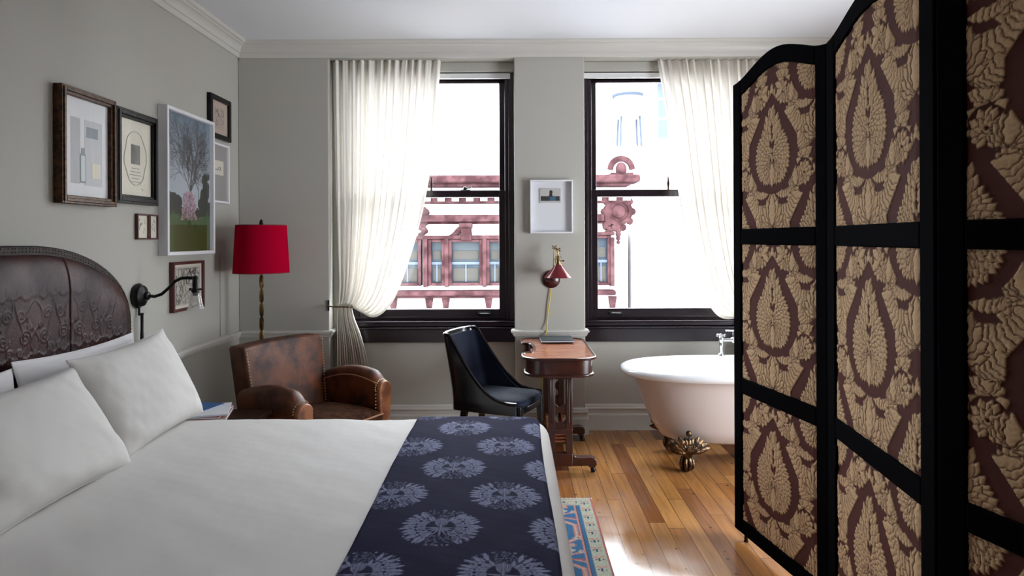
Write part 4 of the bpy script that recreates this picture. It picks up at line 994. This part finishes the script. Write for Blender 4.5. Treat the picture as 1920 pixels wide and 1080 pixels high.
def arm(s_):
    n = 26; rings_ = []
    for i in range(n+1):
        x = -.50+.505*i/n; zt = .572+.066*math.sin(PI*(.06+.80*i/n)); w = .056; flare = .012*(i/n)
        yc = s_*.355
        # fall over the front
        if i > n-4: zt -= .010*(i-(n-4))**1.4
        sec = []
        r = .050
        for k in range(11):
            a = PI*k/10; sec.append((x, yc+w*math.cos(a)*(1), zt-r+r*math.sin(a)))
        sec += [(x, yc-w*.80, zt-r-.08), (x, yc-w*.78+0, .16), (x, yc+w*.78, .16), (x, yc+w*.80, zt-r-.08)]
        rings_.append(sec)
    b = MB().rings(rings_)
    return b
for s_ in (-1, 1):
    a_ = arm(s_).build('arm', M['leather'], smooth=50, **P)
    b = MB(); yc = s_*.355; zt = .552
    out = []
    for k in range(13):
        a = PI*k/12; out.append((yc+.060*math.cos(a), zt-.052+.055*math.sin(a)))
    out += [(yc-.058, .40), (yc-.044, .28), (yc-.040, .15), (yc+.040, .15), (yc+.044, .28), (yc+.058, .40)]
    b.prism(out, 'x', -.012, .022)
    fp = b.build('arm_front', M['leatheredge'], bevel=.010, bseg=3, parent=a_)
    b = MB()
    for k in range(13):
        a = PI*k/12; b.ball((-.018, yc+.062*math.cos(a), zt-.050+.058*math.sin(a)), .0055, 6)
    for k in range(9): b.ball((-.016, yc-s_*.060, zt-.06-k*.022), .0055, 6)
    b.build('arm_nailheads', M['nails'], parent=a_)
    pts = [(-.49+.47*i/20, yc-s_*.056, .570+.066*math.sin(PI*(.06+.80*i/20))-.052) for i in range(21)]
    MB().tube(pts, .0045, 6).build('welt', M['piping'], parent=a_)
def cushion(b, x0, x1, y0, y1, z0, z1, crown, n=20):
    def Pt(u, v, top):
        U, V = 2*u-1, 2*v-1; e = (max(0, 1-U**6)*max(0, 1-V**6))**.5
        zm = (z0+z1)/2
        return (lerp(x0, x1, u), lerp(y0, y1, v), zm+(1 if top else -1)*((z1-z0)/2*(.35+.65*e)) + (crown*(1-U*U)*(1-V*V) if top else 0))
    rs = []
    top = [[Pt(i/n, j/n, True) for i in range(n+1)] for j in range(n+1)]; bot = [[Pt(i/n, j/n, False) for i in range(n+1)] for j in range(n+1)]
    vs_ = [p for r in top for p in r]+[p for r in bot for p in r]; N_ = (n+1)**2; fs = []
    for j in range(n):
        for i in range(n):
            a = j*(n+1)+i; fs.append((a, a+1, a+n+2, a+n+1)); fs.append((N_+a, N_+a+n+1, N_+a+n+2, N_+a+1))
    rim = [i for i in range(n+1)]+[j*(n+1)+n for j in range(1, n+1)]+[n*(n+1)+i for i in range(n-1, -1, -1)]+[j*(n+1) for j in range(n-1, 0, -1)]
    for k in range(len(rim)): a, c = rim[k], rim[(k+1) % len(rim)]; fs.append((a, N_+a, N_+c, c))
    b.add(vs_, fs); return [vs_[k] for k in rim]
b = MB(); rim = cushion(b, -.46, .045, -.292, .292, .26, .395, .035)
cu = b.build('seat_cushion', M['cushion'], smooth=60, **P)
MB().tube([(p[0]+.002, p[1], p[2]+.001) for p in rim]+[rim[0]], .0055, 6, caps=False).build('piping', M['piping'], parent=cu)
MB().box(-.58, .005, -.30, .30, .12, .26).build('seat_frame', M['leather'], bevel=.015, bseg=3, **P)
for x, y in ((-.02, -.33), (-.02, .33), (-.56, -.27), (-.56, .27)):
    MB().lathe([(.018, 0), (.026, .14), (.026, .17)], (x, y, 0), 12).build('leg', M['darkwood'], **P)

# ================================================================== DESK
desk = thing('desk', 'small mahogany writing desk with kidney shaped top against the pier', 'desk', (.30, 4.64, 0))
P = dict(parent=desk, world=True)
def desk_outline(o=0):
    pts = []
    x0, x1, y0, y1 = .068-o, .528+o, 4.18-o, 5.062+o*.4; r = .13+o
    def arc(cx_, cy_, rr, a0, a1, n=10, ry=None):
        ry = ry or rr
        for k in range(n+1): a = a0+(a1-a0)*k/n; pts.append((cx_+rr*math.cos(a), cy_+ry*math.sin(a)))
    arc(x1-r, y0+r*.75, r, -PI/2, 0, 10, r*.75); arc(x1-r, y1-r*.8, r, 0, PI/2, 10, r*.8)
    arc(x0+.10, y1-.10, .10, PI/2, PI, 8); arc(x0+.05, y1-.19, .05, PI, 1.5*PI, 6)
    # kneehole
    pts.append((x0+.075+o, y1-.275)); pts.append((x0+.085+o, (y0+y1)/2)); pts.append((x0+.075+o, y0+.30))
    arc(x0+.06, y0+.20, .06, PI/2, PI, 6); arc(x0+.13, y0+.12, .13, PI, 1.5*PI, 8, .12)
    return pts
b = MB()
for z0_, z1_, o_ in ((.735, .744, 0),): b.prism(desk_outline(o_), 'z', z0_, z1_)
tp = b.build('desktop', M['mahog'], smooth=40, **P)
pts = [(x_, y_, .742) for x_, y_ in desk_outline(.002)]; MB().tube(pts+[pts[0]], .0095, 8, caps=False).build('edge_molding', M['mahogdark'], parent=tp, world=True)
MB().prism(desk_outline(-.016), 'z', .628, .735).build('apron', M['mahogdark'], smooth=40, **P)
pts = [(x_, y_, .634) for x_, y_ in desk_outline(-.014)]; MB().tube(pts+[pts[0]], .010, 8, caps=False).build('lower_molding', M['mahogdark'], **P)
dr = MB().box(.128, .15, 4.50, 4.74, .648, .722).build('drawer', M['mahog'], bevel=.002, **P)
b = MB()
for a in range(4): b.tube([(.125, 4.60, .685), (.120, 4.60+.018*math.cos(a*PI/2), .685+.018*math.sin(a*PI/2))], .004, 6)
b.ball((.120, 4.60, .685), .008, 8).build('drawer_pull', M['brass'], dr, True)
for yy_ in (4.285, 4.985):
    e = MB()
    for xx_ in (.250, .362): e.box(xx_-.021, xx_+.021, yy_-.021, yy_+.021, .085, .628)
    for xx_ in (.250, .362):
        for q in (-.010, .0, .010): e.box(xx_+q-.002, xx_+q+.002, yy_-.024, yy_+.024, .32, .60)
    e.box(.250, .362, yy_-.015, yy_+.015, .385, .42).box(.250, .362, yy_-.015, yy_+.015, .285, .32).box(.250, .362, yy_-.017, yy_+.017, .60, .628)
    for xx_, s_ in ((.271, 1), (.341, -1)):
        for zz_, q in ((.42, 1), (.385, -1), (.32, 1), (.285, -1)): e.prism([(xx_, zz_), (xx_+s_*.022, zz_), (xx_, zz_+q*.022)], 'y', yy_-.012, yy_+.012)
    e.box(.229, .383, yy_-.022, yy_+.022, .250, .285)
    es = e.build('end_support', M['mahogdark'], bevel=.002, **P)
    f = MB(); prof = [(.19, .045), (.42, .045), (.455, .050), (.470, .060), (.500, .060), (.520, .062), (.535, .045), (.535, .075), (.520, .094), (.495, .100), (.42, .098), (.395, .105), (.385, .125), (.229, .125), (.219, .105), (.19, .098)]
    left = [(.612-x_, z_) for x_, z_ in prof]
    f.prism([(.229, .045), (.383, .045), (.383, .125), (.229, .125)], 'y', yy_-.03, yy_+.03)
    foot = [(.383, .045), (.480, .048), (.492, .035), (.520, .034), (.538, .055), (.536, .082), (.520, .098), (.495, .104), (.44, .100), (.40, .104), (.383, .125)]
    f.prism(foot, 'y', yy_-.028, yy_+.028); f.prism([(.612-x_, z_) for x_, z_ in foot], 'y', yy_-.028, yy_+.028)
    f.build('foot', M['mahogdark'], bevel=.004, parent=es, world=True)
    for xx_ in (.515, .097): MB().lathe([(.004, .0), (.014, .004), (.018, .018), (.014, .030), (.008, .036)], (xx_, yy_, .0), 12).build('castor', M['bronze'], parent=es, world=True)
b = MB()
for xx_ in (.250, .362): b.box(xx_-.008, xx_+.008, 4.307, 4.963, .135, .205)
b.build('stretcher', M['mahog'], bevel=.002, **P)
for k in range(8): MB().box(.258, .354, 4.37+k*.075, 4.40+k*.075, .155, .168).build('slat', M['mahog'], bevel=.002, **P)
nb = thing('notebook', 'dark blue black notebook lying on the mahogany desktop', 'notebook', (.325, 4.93, .752), .03)
MB().box(-.118, .118, -.125, .105, .002, .012).build('pages', M['pages'], nb)
MB().box(-.12, .12, -.128, .107, .012, .0155).box(-.12, .12, -.128, .107, 0, .002).box(-.12, .12, .104, .107, 0, .0155).build('cover', M['book'], nb, bevel=.001)

# ================================================================== DESK CHAIR
ch = thing('desk_chair', 'black lacquered gondola chair with navy velvet seat beside the desk', 'chair', (.110, 4.385, 0), math.radians(-23.6))
P = dict(parent=ch)
def chair_plan(s):   # s 0..1 round the U from -y front to +y front ; returns x,y, t (1 at the front, 0 at the back)
    q = abs(2*s-1); sg = 1 if s > .5 else -1
    if q < .50:
        a = q/.50*PI/2; x_ = -.39-.07*max(0, math.cos(a))**.6; y_ = sg*.212*math.sin(a)**.75 if q > 0 else 0
    else:
        f = (q-.5)/.5; x_ = -.39+.39*f; y_ = sg*(.212+.006*math.sin(PI*f)-.012*f)
    return x_, y_
def chair_top(x_): t_ = min(1, max(0, (x_+.395)/.395)); return .455+.415*(1-t_)**3.0
def shell(off, z_low, zoff=0, ns=81, nz=16):
    rows = []
    for j in range(nz+1):
        row = []
        for i in range(ns):
            x_, y_ = chair_plan(i/(ns-1)); zt = chair_top(x_)+zoff; z_ = z_low+(zt-z_low)*j/nz
            lean = -.085*max(0, (z_-.45)/.42)**1.2*min(1, max(0, (-x_-.05)/.35))
            L_ = math.hypot(x_+.2, y_) or 1; nx_, ny_ = (x_+.2)/L_ if x_ < -.2 else 0, y_/L_
            nn = math.hypot(nx_, ny_) or 1; squeeze = 1-.10*max(0, (z_-.45)/.42)
            row.append((x_+lean+nx_/nn*off, (y_)*squeeze+ny_/nn*off, z_))
        rows.append(row)
    return rows
def closed_shell(o0, o1, z_low, zoff=0):
    A, B = shell(o0, z_low, zoff), shell(o1, z_low, zoff); n = len(A[0]); m = len(A)
    vs_ = [p for r in A for p in r]+[p for r in B for p in r]; N_ = n*m; fs = []
    for j in range(m-1):
        for i in range(n-1):
            a = j*n+i; fs.append((a, a+1, a+n+1, a+n)); fs.append((N_+a, N_+a+n, N_+a+n+1, N_+a+1))
    for i in range(n-1): fs.append((i, N_+i, N_+i+1, i+1)); a = (m-1)*n+i; fs.append((a, a+1, N_+a+1, N_+a))
    for j in range(m-1): a = j*n; fs.append((a, a+n, N_+a+n, N_+a)); a = j*n+n-1; fs.append((a, N_+a, N_+a+n, a+n))
    b = MB(); b.add(vs_, fs); return b
fr = closed_shell(.004, .026, .385).build('back_shell', M['blackgloss'], smooth=40, bevel=.006, bseg=3, **P)
closed_shell(-.010, .006, .43, -.018).build('back_upholstery', M['velvet'], smooth=50, parent=fr)
top = [p for p in shell(.014, .385, .0)[-1]]; MB().tube(top, .013, 8).build('top_rail', M['blackgloss'], parent=fr)
b = MB()
pl = [chair_plan(i/40) for i in range(41)]
outl = [(x_*.97, y_*.97) for x_, y_ in pl]+[(.022, .17), (.032, .09), (.034, 0), (.032, -.09), (.022, -.17)]
b.prism(outl, 'z', .385, .425); b.build('seat_rail', M['blackgloss'], bevel=.006, smooth=40, **P)
rs = []
for z_, k_ in ((.42, .96), (.44, .99), (.458, .97), (.470, .88), (.480, .65), (.484, .3), (.485, .02)):
    rs.append([((x_+.2)*k_-.2, y_*k_, z_) for x_, y_ in outl])
MB().rings(rs).build('seat', M['velvet'], smooth=60, **P)
for (x_, y_, dx, dy) in ((.002, -.185, .015, 0), (.002, .185, .015, 0), (-.40, -.14, -.09, -.02), (-.40, .14, -.09, .02)):
    rs = []
    for z_, r_ in ((0, .011), (.2, .015), (.39, .021), (.44 if x_ > -.1 else .39, .022)):
        f = (1-z_/.42)**1.6 if z_ < .42 else 0; rs.append([(x_+dx*f+a*r_, y_+dy*f+c*r_, z_) for a, c in ((-1, -1), (1, -1), (1, 1), (-1, 1))])
    MB().rings(rs).build('leg', M['blackgloss'], bevel=.003, **P)

# ================================================================== BATHTUB
TX, TY, TZ = 1.53, 4.50, .645
tub = thing('bathtub', 'white clawfoot bathtub with rolled rim under the right window', 'bathtub', (TX, TY, 0))
P = dict(parent=tub, world=True)
def sring(hx, hy, z_, n=96, p=2.5):
    r = []
    for k in range(n):
        a = 2*PI*k/n; c_, s_ = math.cos(a), math.sin(a)
        r.append((TX+hx*abs(c_)**(2/p)*(1 if c_ >= 0 else -1), TY+hy*abs(s_)**(2/p)*(1 if s_ >= 0 else -1), z_))
    return r
out = [(.40, .15, .165), (.48, .21, .170), (.535, .245, .190), (.585, .272, .26), (.635, .300, .37), (.675, .320, .47), (.700, .332, .555), (.715, .340, .592)]
b = MB().rings([sring(*q) for q in out], caps=False); b.f.append(tuple(range(96))); b.build('tub_body', M['tubside'], smooth=60, **P)
rim = [(.715, .340, .592), (.755, .372, .590), (.785, .388, .600), (.798, .395, .618), (.790, .390, .636), (.765, .374, .647), (.735, .350, .645), (.712, .332, .630), (.700, .322, .600), (.66, .295, .45), (.60, .26, .28), (.50, .20, .205), (.38, .13, .195), (.1, .03, .192)]
b = MB().rings([sring(*q) for q in rim], caps=False); b.f.append(tuple(range(96*13, 96*14))); b.build('tub_basin', M['tubwhite'], smooth=60, **P)
def leaf3(b, base, tip, w, bulge, out_, n=8, bend=0):
    base, tip, out_ = Vector(base), Vector(tip), Vector(out_); ax = tip-base; side = ax.cross(out_).normalized(); rs = []
    for k in range(n+1):
        u = k/n; ww = w*math.sin(PI*(.08+.90*u))**.8; c_ = base+ax*u+out_*(bulge*math.sin(PI*u)+bend*u*u)
        rs.append([tuple(c_+side*(ww*math.cos(2*PI*q/8))+out_*(ww*.55*math.sin(2*PI*q/8))) for q in range(8)])
    b.rings(rs)
for x_, y_, sy in ((1.115, 4.285, -1), (1.115, 4.715, 1), (1.945, 4.285, -1), (1.945, 4.715, 1)):
    b = MB(); o_ = (0, sy, 0); yb = y_+sy*(-.012)
    for k in range(-5, 6):
        a = PI/2+k*.30; L_ = .085+.050*abs(k)/5-.01*(abs(k) % 2)
        leaf3(b, (x_+.012*k/5, y_+sy*.030, .140), (x_+L_*1.12*math.cos(a), y_+sy*(.040+.022*max(0, math.sin(a))), .155+L_*.98*math.sin(a)), .026, .016, o_)
        leaf3(b, (x_+.010*k/5, y_+sy*.042, .130), (x_+L_*.72*math.cos(a), y_+sy*(.055+.015*max(0, math.sin(a))), .145+L_*.65*math.sin(a)), .012, .014, o_)
    b.ball((x_, y_+sy*.064, .262), .020, 10)
    b.tube([(x_, y_+sy*.045, .17), (x_, y_+sy*.03, .13), (x_, y_+sy*.008, .09)], [.040, .034, .026], 12)
    b.lathe([(.040, .165), (.034, .13), (.026, .105), (.024, .085), (.030, .07), (.034, .05), (.028, .02), (.016, .004), (.012, 0)], (x_, y_, 0), 16)
    for k in range(4):
        a = (-PI/2 if sy < 0 else PI/2)+(k-1.5)*.75; c_, s_ = math.cos(a), math.sin(a)
        b.tube([(x_+.022*c_, y_+.022*s_, .12), (x_+.036*c_, y_+.036*s_, .085), (x_+.044*c_, y_+.044*s_, .055), (x_+.038*c_, y_+.038*s_, .028), (x_+.026*c_, y_+.026*s_, .012)], [.008, .012, .013, .010, .005], 8)
    b.build('claw_foot', M['clawfoot'], smooth=60, **P)
fc = thing('bath_tap', 'chrome bath mixer with cross handles on the far rim of the tub', 'bath tap', (1.60, 4.86, .650))
P = dict(parent=fc, world=True)
for x_ in (1.525, 1.705):
    b = MB().lathe([(.026, .645), (.024, .652), (.014, .660), (.012, .69), (.015, .72), (.012, .735), (.018, .745), (.020, .765), (.014, .78), (.008, .785)], (x_, 4.87, 0), 18)
    p_ = b.build('pillar', M['chrome'], **P)
    h = MB().ball((x_, 4.87, .790), .013, 12)
    for a in range(4):
        c_, s_ = math.cos(a*PI/2+.4), math.sin(a*PI/2+.4); h.tube([(x_, 4.87, .79), (x_+.034*c_, 4.87+.034*s_, .79)], .005, 8).ball((x_+.036*c_, 4.87+.036*s_, .79), .009, 8)
    h.build('cross_handle', M['chrome'], p_, True)
MB().tube([(1.525, 4.87, .755), (1.705, 4.87, .755)], .013, 12).ball((1.615, 4.87, .755), .024, 14).build('mixer_body', M['chrome'], **P)
MB().tube([(1.615, 4.87, .755), (1.615, 4.80, .765), (1.615, 4.74, .755), (1.615, 4.715, .72)], [.012, .012, .011, .013], 12).build('spout', M['chrome'], **P)
MB().tube([(1.615, 4.87, .77), (1.615, 4.87, .82)], .007, 10).tube([(1.55, 4.86, .825), (1.615, 4.87, .822), (1.69, 4.88, .835)], .009, 10).lathe([(.010, 0), (.022, .02), (.024, .03)], (1.70, 4.88, .83), 14, Matrix.Rotation(.9, 3, 'Y')).build('hand_shower', M['chrome'], **P)

# ================================================================== RUG
rw0, rw1, ry0, ry1 = -.75, .45, 1.35, 3.83; rs_ = .0048
nx_, ny_ = int((rw1-rw0)/rs_), int((ry1-ry0)/rs_)
XX, YY = np.meshgrid(np.linspace(rw0, rw1, nx_), np.linspace(ry0, ry1, ny_))
ex = np.minimum(rw1-XX, XX-rw0); ey = np.minimum(ry1-YY, YY-ry0)
col = np.zeros((ny_, nx_, 3)); CR = (.55, .52, .44); BL = (.028, .15, .31); RD = (.50, .12, .11); SA = (.62, .27, .20); DK = (.03, .05, .12); GN = (.50, .52, .40)
def paint(m, c): col[m] = c
paint(np.ones_like(XX, bool), BL)
fy_ = np.mod(3.72-YY, .46); fxx = .365-XX
inf = (XX < .345) & (XX > -.60)
# field: compartments with salmon outlines and flowers
hexw = .105+.0*XX; cx_ = .225
dx_ = np.abs(np.mod(XX-cx_+.155, .31)-.155)
dyc = np.abs(fy_-.33)
hexd = np.maximum(dx_, (dx_*.5+dyc*.62))
paint(inf & (np.abs(hexd-.095) < .010), SA); paint(inf & (np.abs(hexd-.095) < .003), CR)
paint(inf & (np.abs(np.abs(fy_-.14)-dx_*.45) < .008) & (dx_ < .12), SA)
paint(inf & (np.abs(fy_-.165) < .004), RD)
def flower(m_, cy, r, c1, c2, ox=0):
    d_ = np.sqrt((np.mod(XX-cx_-ox+.155, .31)-.155)**2+(fy_-cy)**2); an = np.arctan2(fy_-cy, np.mod(XX-cx_-ox+.155, .31)-.155)
    paint(m_ & (d_ < r*(1+.25*np.cos(6*an))), c1); paint(m_ & (d_ < r*.5*(1+.3*np.cos(4*an))), c2); paint(m_ & (d_ < r*.2), RD)
flower(inf, .075, .036, CR, SA, .03); flower(inf, .09, .018, CR, SA, .105); flower(inf, .235, .030, CR, SA, .0); flower(inf, .33, .038, SA, CR, .0); flower(inf, .02, .02, SA, CR, .06)
flower(inf, .40, .02, CR, RD, .10)
paint((XX < .345) & (XX > .338), SA); paint((XX < .352) & (XX > .345), DK)
# pale guard border with little motifs
bd = (ex < .084) & (ex > .013) | ((ey < .11) & (ex > .013)); paint(bd, GN)
my_ = np.mod(3.773-YY+.047, .094)-.047; bx = XX-.401
side = (ex < .084) & (ex > .013) & (ey > .05)
exs = np.where(XX > 0, bx, XX-(rw0+.049))
paint(side & (np.abs(exs) < .005) & (my_ > .012) & (my_ < .040), DK)
paint(side & (np.abs(np.abs(exs)-.013) < .011) & (np.abs(my_) < .009) & ((np.abs(exs)*900+my_*700).astype(int) % 5 > 0), SA)
paint(side & (np.abs(np.abs(exs)-.017) < .006) & (np.abs(my_-.024) < .007) & (((exs*600).astype(int)+(my_*500).astype(int)) % 3 > 0), DK)
paint((ex < .084) & (ex > .078) & (ey > .1), (.10, .16, .22))
endb = (ey < .11) & (ex > .09)
paint(endb & (np.abs(ey-.03) < .003), RD); paint(endb & (np.abs(ey-.092) < .004), RD)
paint(endb & (np.abs(ey-.06-.008*np.sin(XX*70)) < .0035), SA); paint(endb & (np.abs(ey-.062) < .012) & (np.mod(XX, .07) < .012), (.10, .16, .22))
paint((ex < .013), RD); paint((ey < .008), SA)
col *= (.85+.3*np.random.rand(ny_, nx_, 1))
Zr = .011+.0012*np.random.rand(ny_, nx_); Zr[(ex < .004) | (ey < .004)] = .002
rug = thing('rug', 'blue and cream oriental rug with red edge, partly under the bed', 'rug', ((rw0+rw1)/2, (ry0+ry1)/2, 0))
grid_mesh('pile', np.stack([XX, YY, Zr], -1), M['rug'], rug, True, colors=col)
b = MB(); rn = random.Random(4)
for k in range(230):
    x_ = rw0+(rw1-rw0)*k/229; dx = rn.uniform(-.006, .006)
    b.tube([(x_, ry1-.004, .006), (x_+dx*.5, ry1+.008, .006), (x_+dx, ry1+rn.uniform(.014, .024), .003)], [.0022, .0022, .0012], 4)
tag(b.build('fringe', M['sheet'], rug, True), kind='stuff')

# ================================================================== FOLDING SCREEN
H0 = [(1.135, 3.378), (1.265, 2.648), (1.174, 1.826), (1.395, 1.040)]
scr = thing('folding_screen', 'tall folding screen of gold and maroon damask panels in black velvet frames', 'folding screen', (1.26, 2.2, 0))
TH = .032; ZB = .036
def ztop(u): # u 0..1 across a panel
    return 2.272+.088*(.5-.5*math.cos(2*PI*u))**.85
for pi_ in range(3):
    a = Vector((*H0[pi_], 0)); c = Vector((*H0[pi_+1], 0)); d = (c-a); Wp = d.length; d.normalize(); nrm = Vector((-d.y, d.x, 0))
    if nrm.x > 0: nrm = -nrm      # faces the room's left side
    a = a+d*.002; Wp -= .004
    Mx = Matrix((( d.x, nrm.x, 0, a.x), (d.y, nrm.y, 0, a.y), (0, 0, 1, 0), (0, 0, 0, 1)))   # local x along panel, local y = towards the room
    pan = bpy.data.objects.new('panel', None); COL.objects.link(pan); pan.parent = scr; WM[pan.name] = wm(scr)
    PP = dict(parent=pan, world=True)
    st = .082 if pi_ else .072
    b = MB(); b.M = Mx
    n = 36
    # outer frame: stiles, rails, arched head
    def ztp(x_): return ztop(min(1, max(0, x_/Wp)))
    b.prism([(0, ZB)]+[(st*k/4, 0) for k in ()]+[(st, ZB), (st, ztp(st)-.03), (st, ztp(st)), (st/2, ztp(st/2)), (0, ztp(0))], 'y', -TH/2, TH/2)
    b.prism([(Wp-st, ZB), (Wp, ZB), (Wp, ztp(Wp)), (Wp-st/2, ztp(Wp-st/2)), (Wp-st, ztp(Wp-st))], 'y', -TH/2, TH/2)
    headlo = lambda x_: ztp(x_)-.078
    xs_ = [st+(Wp-2*st)*k/n for k in range(n+1)]
    b.prism([(x_, ztp(x_)) for x_ in xs_]+[(x_, headlo(x_)) for x_ in reversed(xs_)], 'y', -TH/2, TH/2)
    for z0_, z1_ in ((ZB, .105), (.730, .808), (1.468, 1.545)): b.box(st, Wp-st, -TH/2, TH/2, z0_, z1_)
    b.build('frame', M['blackvelvet'], bevel=.005, bseg=3, smooth=30, **PP)
    # fabric sections
    for z0_, z1_ in ((.100, .735), (.803, 1.473), (1.540, None)):
        res = .0030; nxp = int((Wp-2*st+.01)/res)
        xs = np.linspace(st-.005, Wp-st+.005, nxp)
        if z1_ is None: zt = np.array([headlo(x_)+.004 for x_ in xs]); zmax = zt.max()
        else: zt = np.full_like(xs, z1_); zmax = z1_
        nzp = int((zmax-z0_)/res)
        T_ = np.linspace(0, 1, nzp)[:, None]; Z = z0_+(zt[None, :]-z0_)*T_; Xl = np.repeat(xs[None, :], nzp, 0)
        u0 = st+.463*(Wp-2*st)     # medallion centre
        H, K = DAM.sample(Xl-u0+.165+.66, (2.09-Z)+.12)
        wv = np.random.rand(*K.shape)
        col = lerp3((.105, .040, .034), (.66, .455, .27), np.clip(K, 0, 1)**1.0*(.86+.22*wv))
        puff = np.clip(np.minimum(np.minimum(Xl-st, Wp-st-Xl), np.minimum(Z-z0_, zt[None, :]-Z))/.03, 0, 1)**.5
        Yl = .004+.006*puff+.0032*H*np.clip(K*2, 0, 1)
        pts_ = np.stack([a.x+d.x*Xl+nrm.x*Yl, a.y+d.y*Xl+nrm.y*Yl, Z], -1)
        if True: grid_mesh('fabric', pts_, M['damask'], pan, True, colors=col)
    b = MB(); b.M = Mx; xs2 = [st-.004+(Wp-2*st+.008)*k/n for k in range(n+1)]
    b.prism([(x_, headlo(x_)+.01) for x_ in xs2]+[(x_, .09) for x_ in reversed(xs2)], 'y', -.010, .002); b.build('backing', mat('maroon_lining', (.08, .03, .028), .8), **PP)
    for xf in (.085, Wp-.085):
        b = MB(); b.M = Mx; b.lathe([(.010, .0), (.012, .002), (.009, .006), (.009, .04)], (xf, 0, 0), 12); b.build('foot', M['darkwood'], **PP)
    if pi_ == 1: b = MB(); b.M = Mx; b.box(.045, st+.020, .006, TH/2+.004, .612, .702); b.build('hinge', M['blackvelvet'], bevel=.003, **PP)
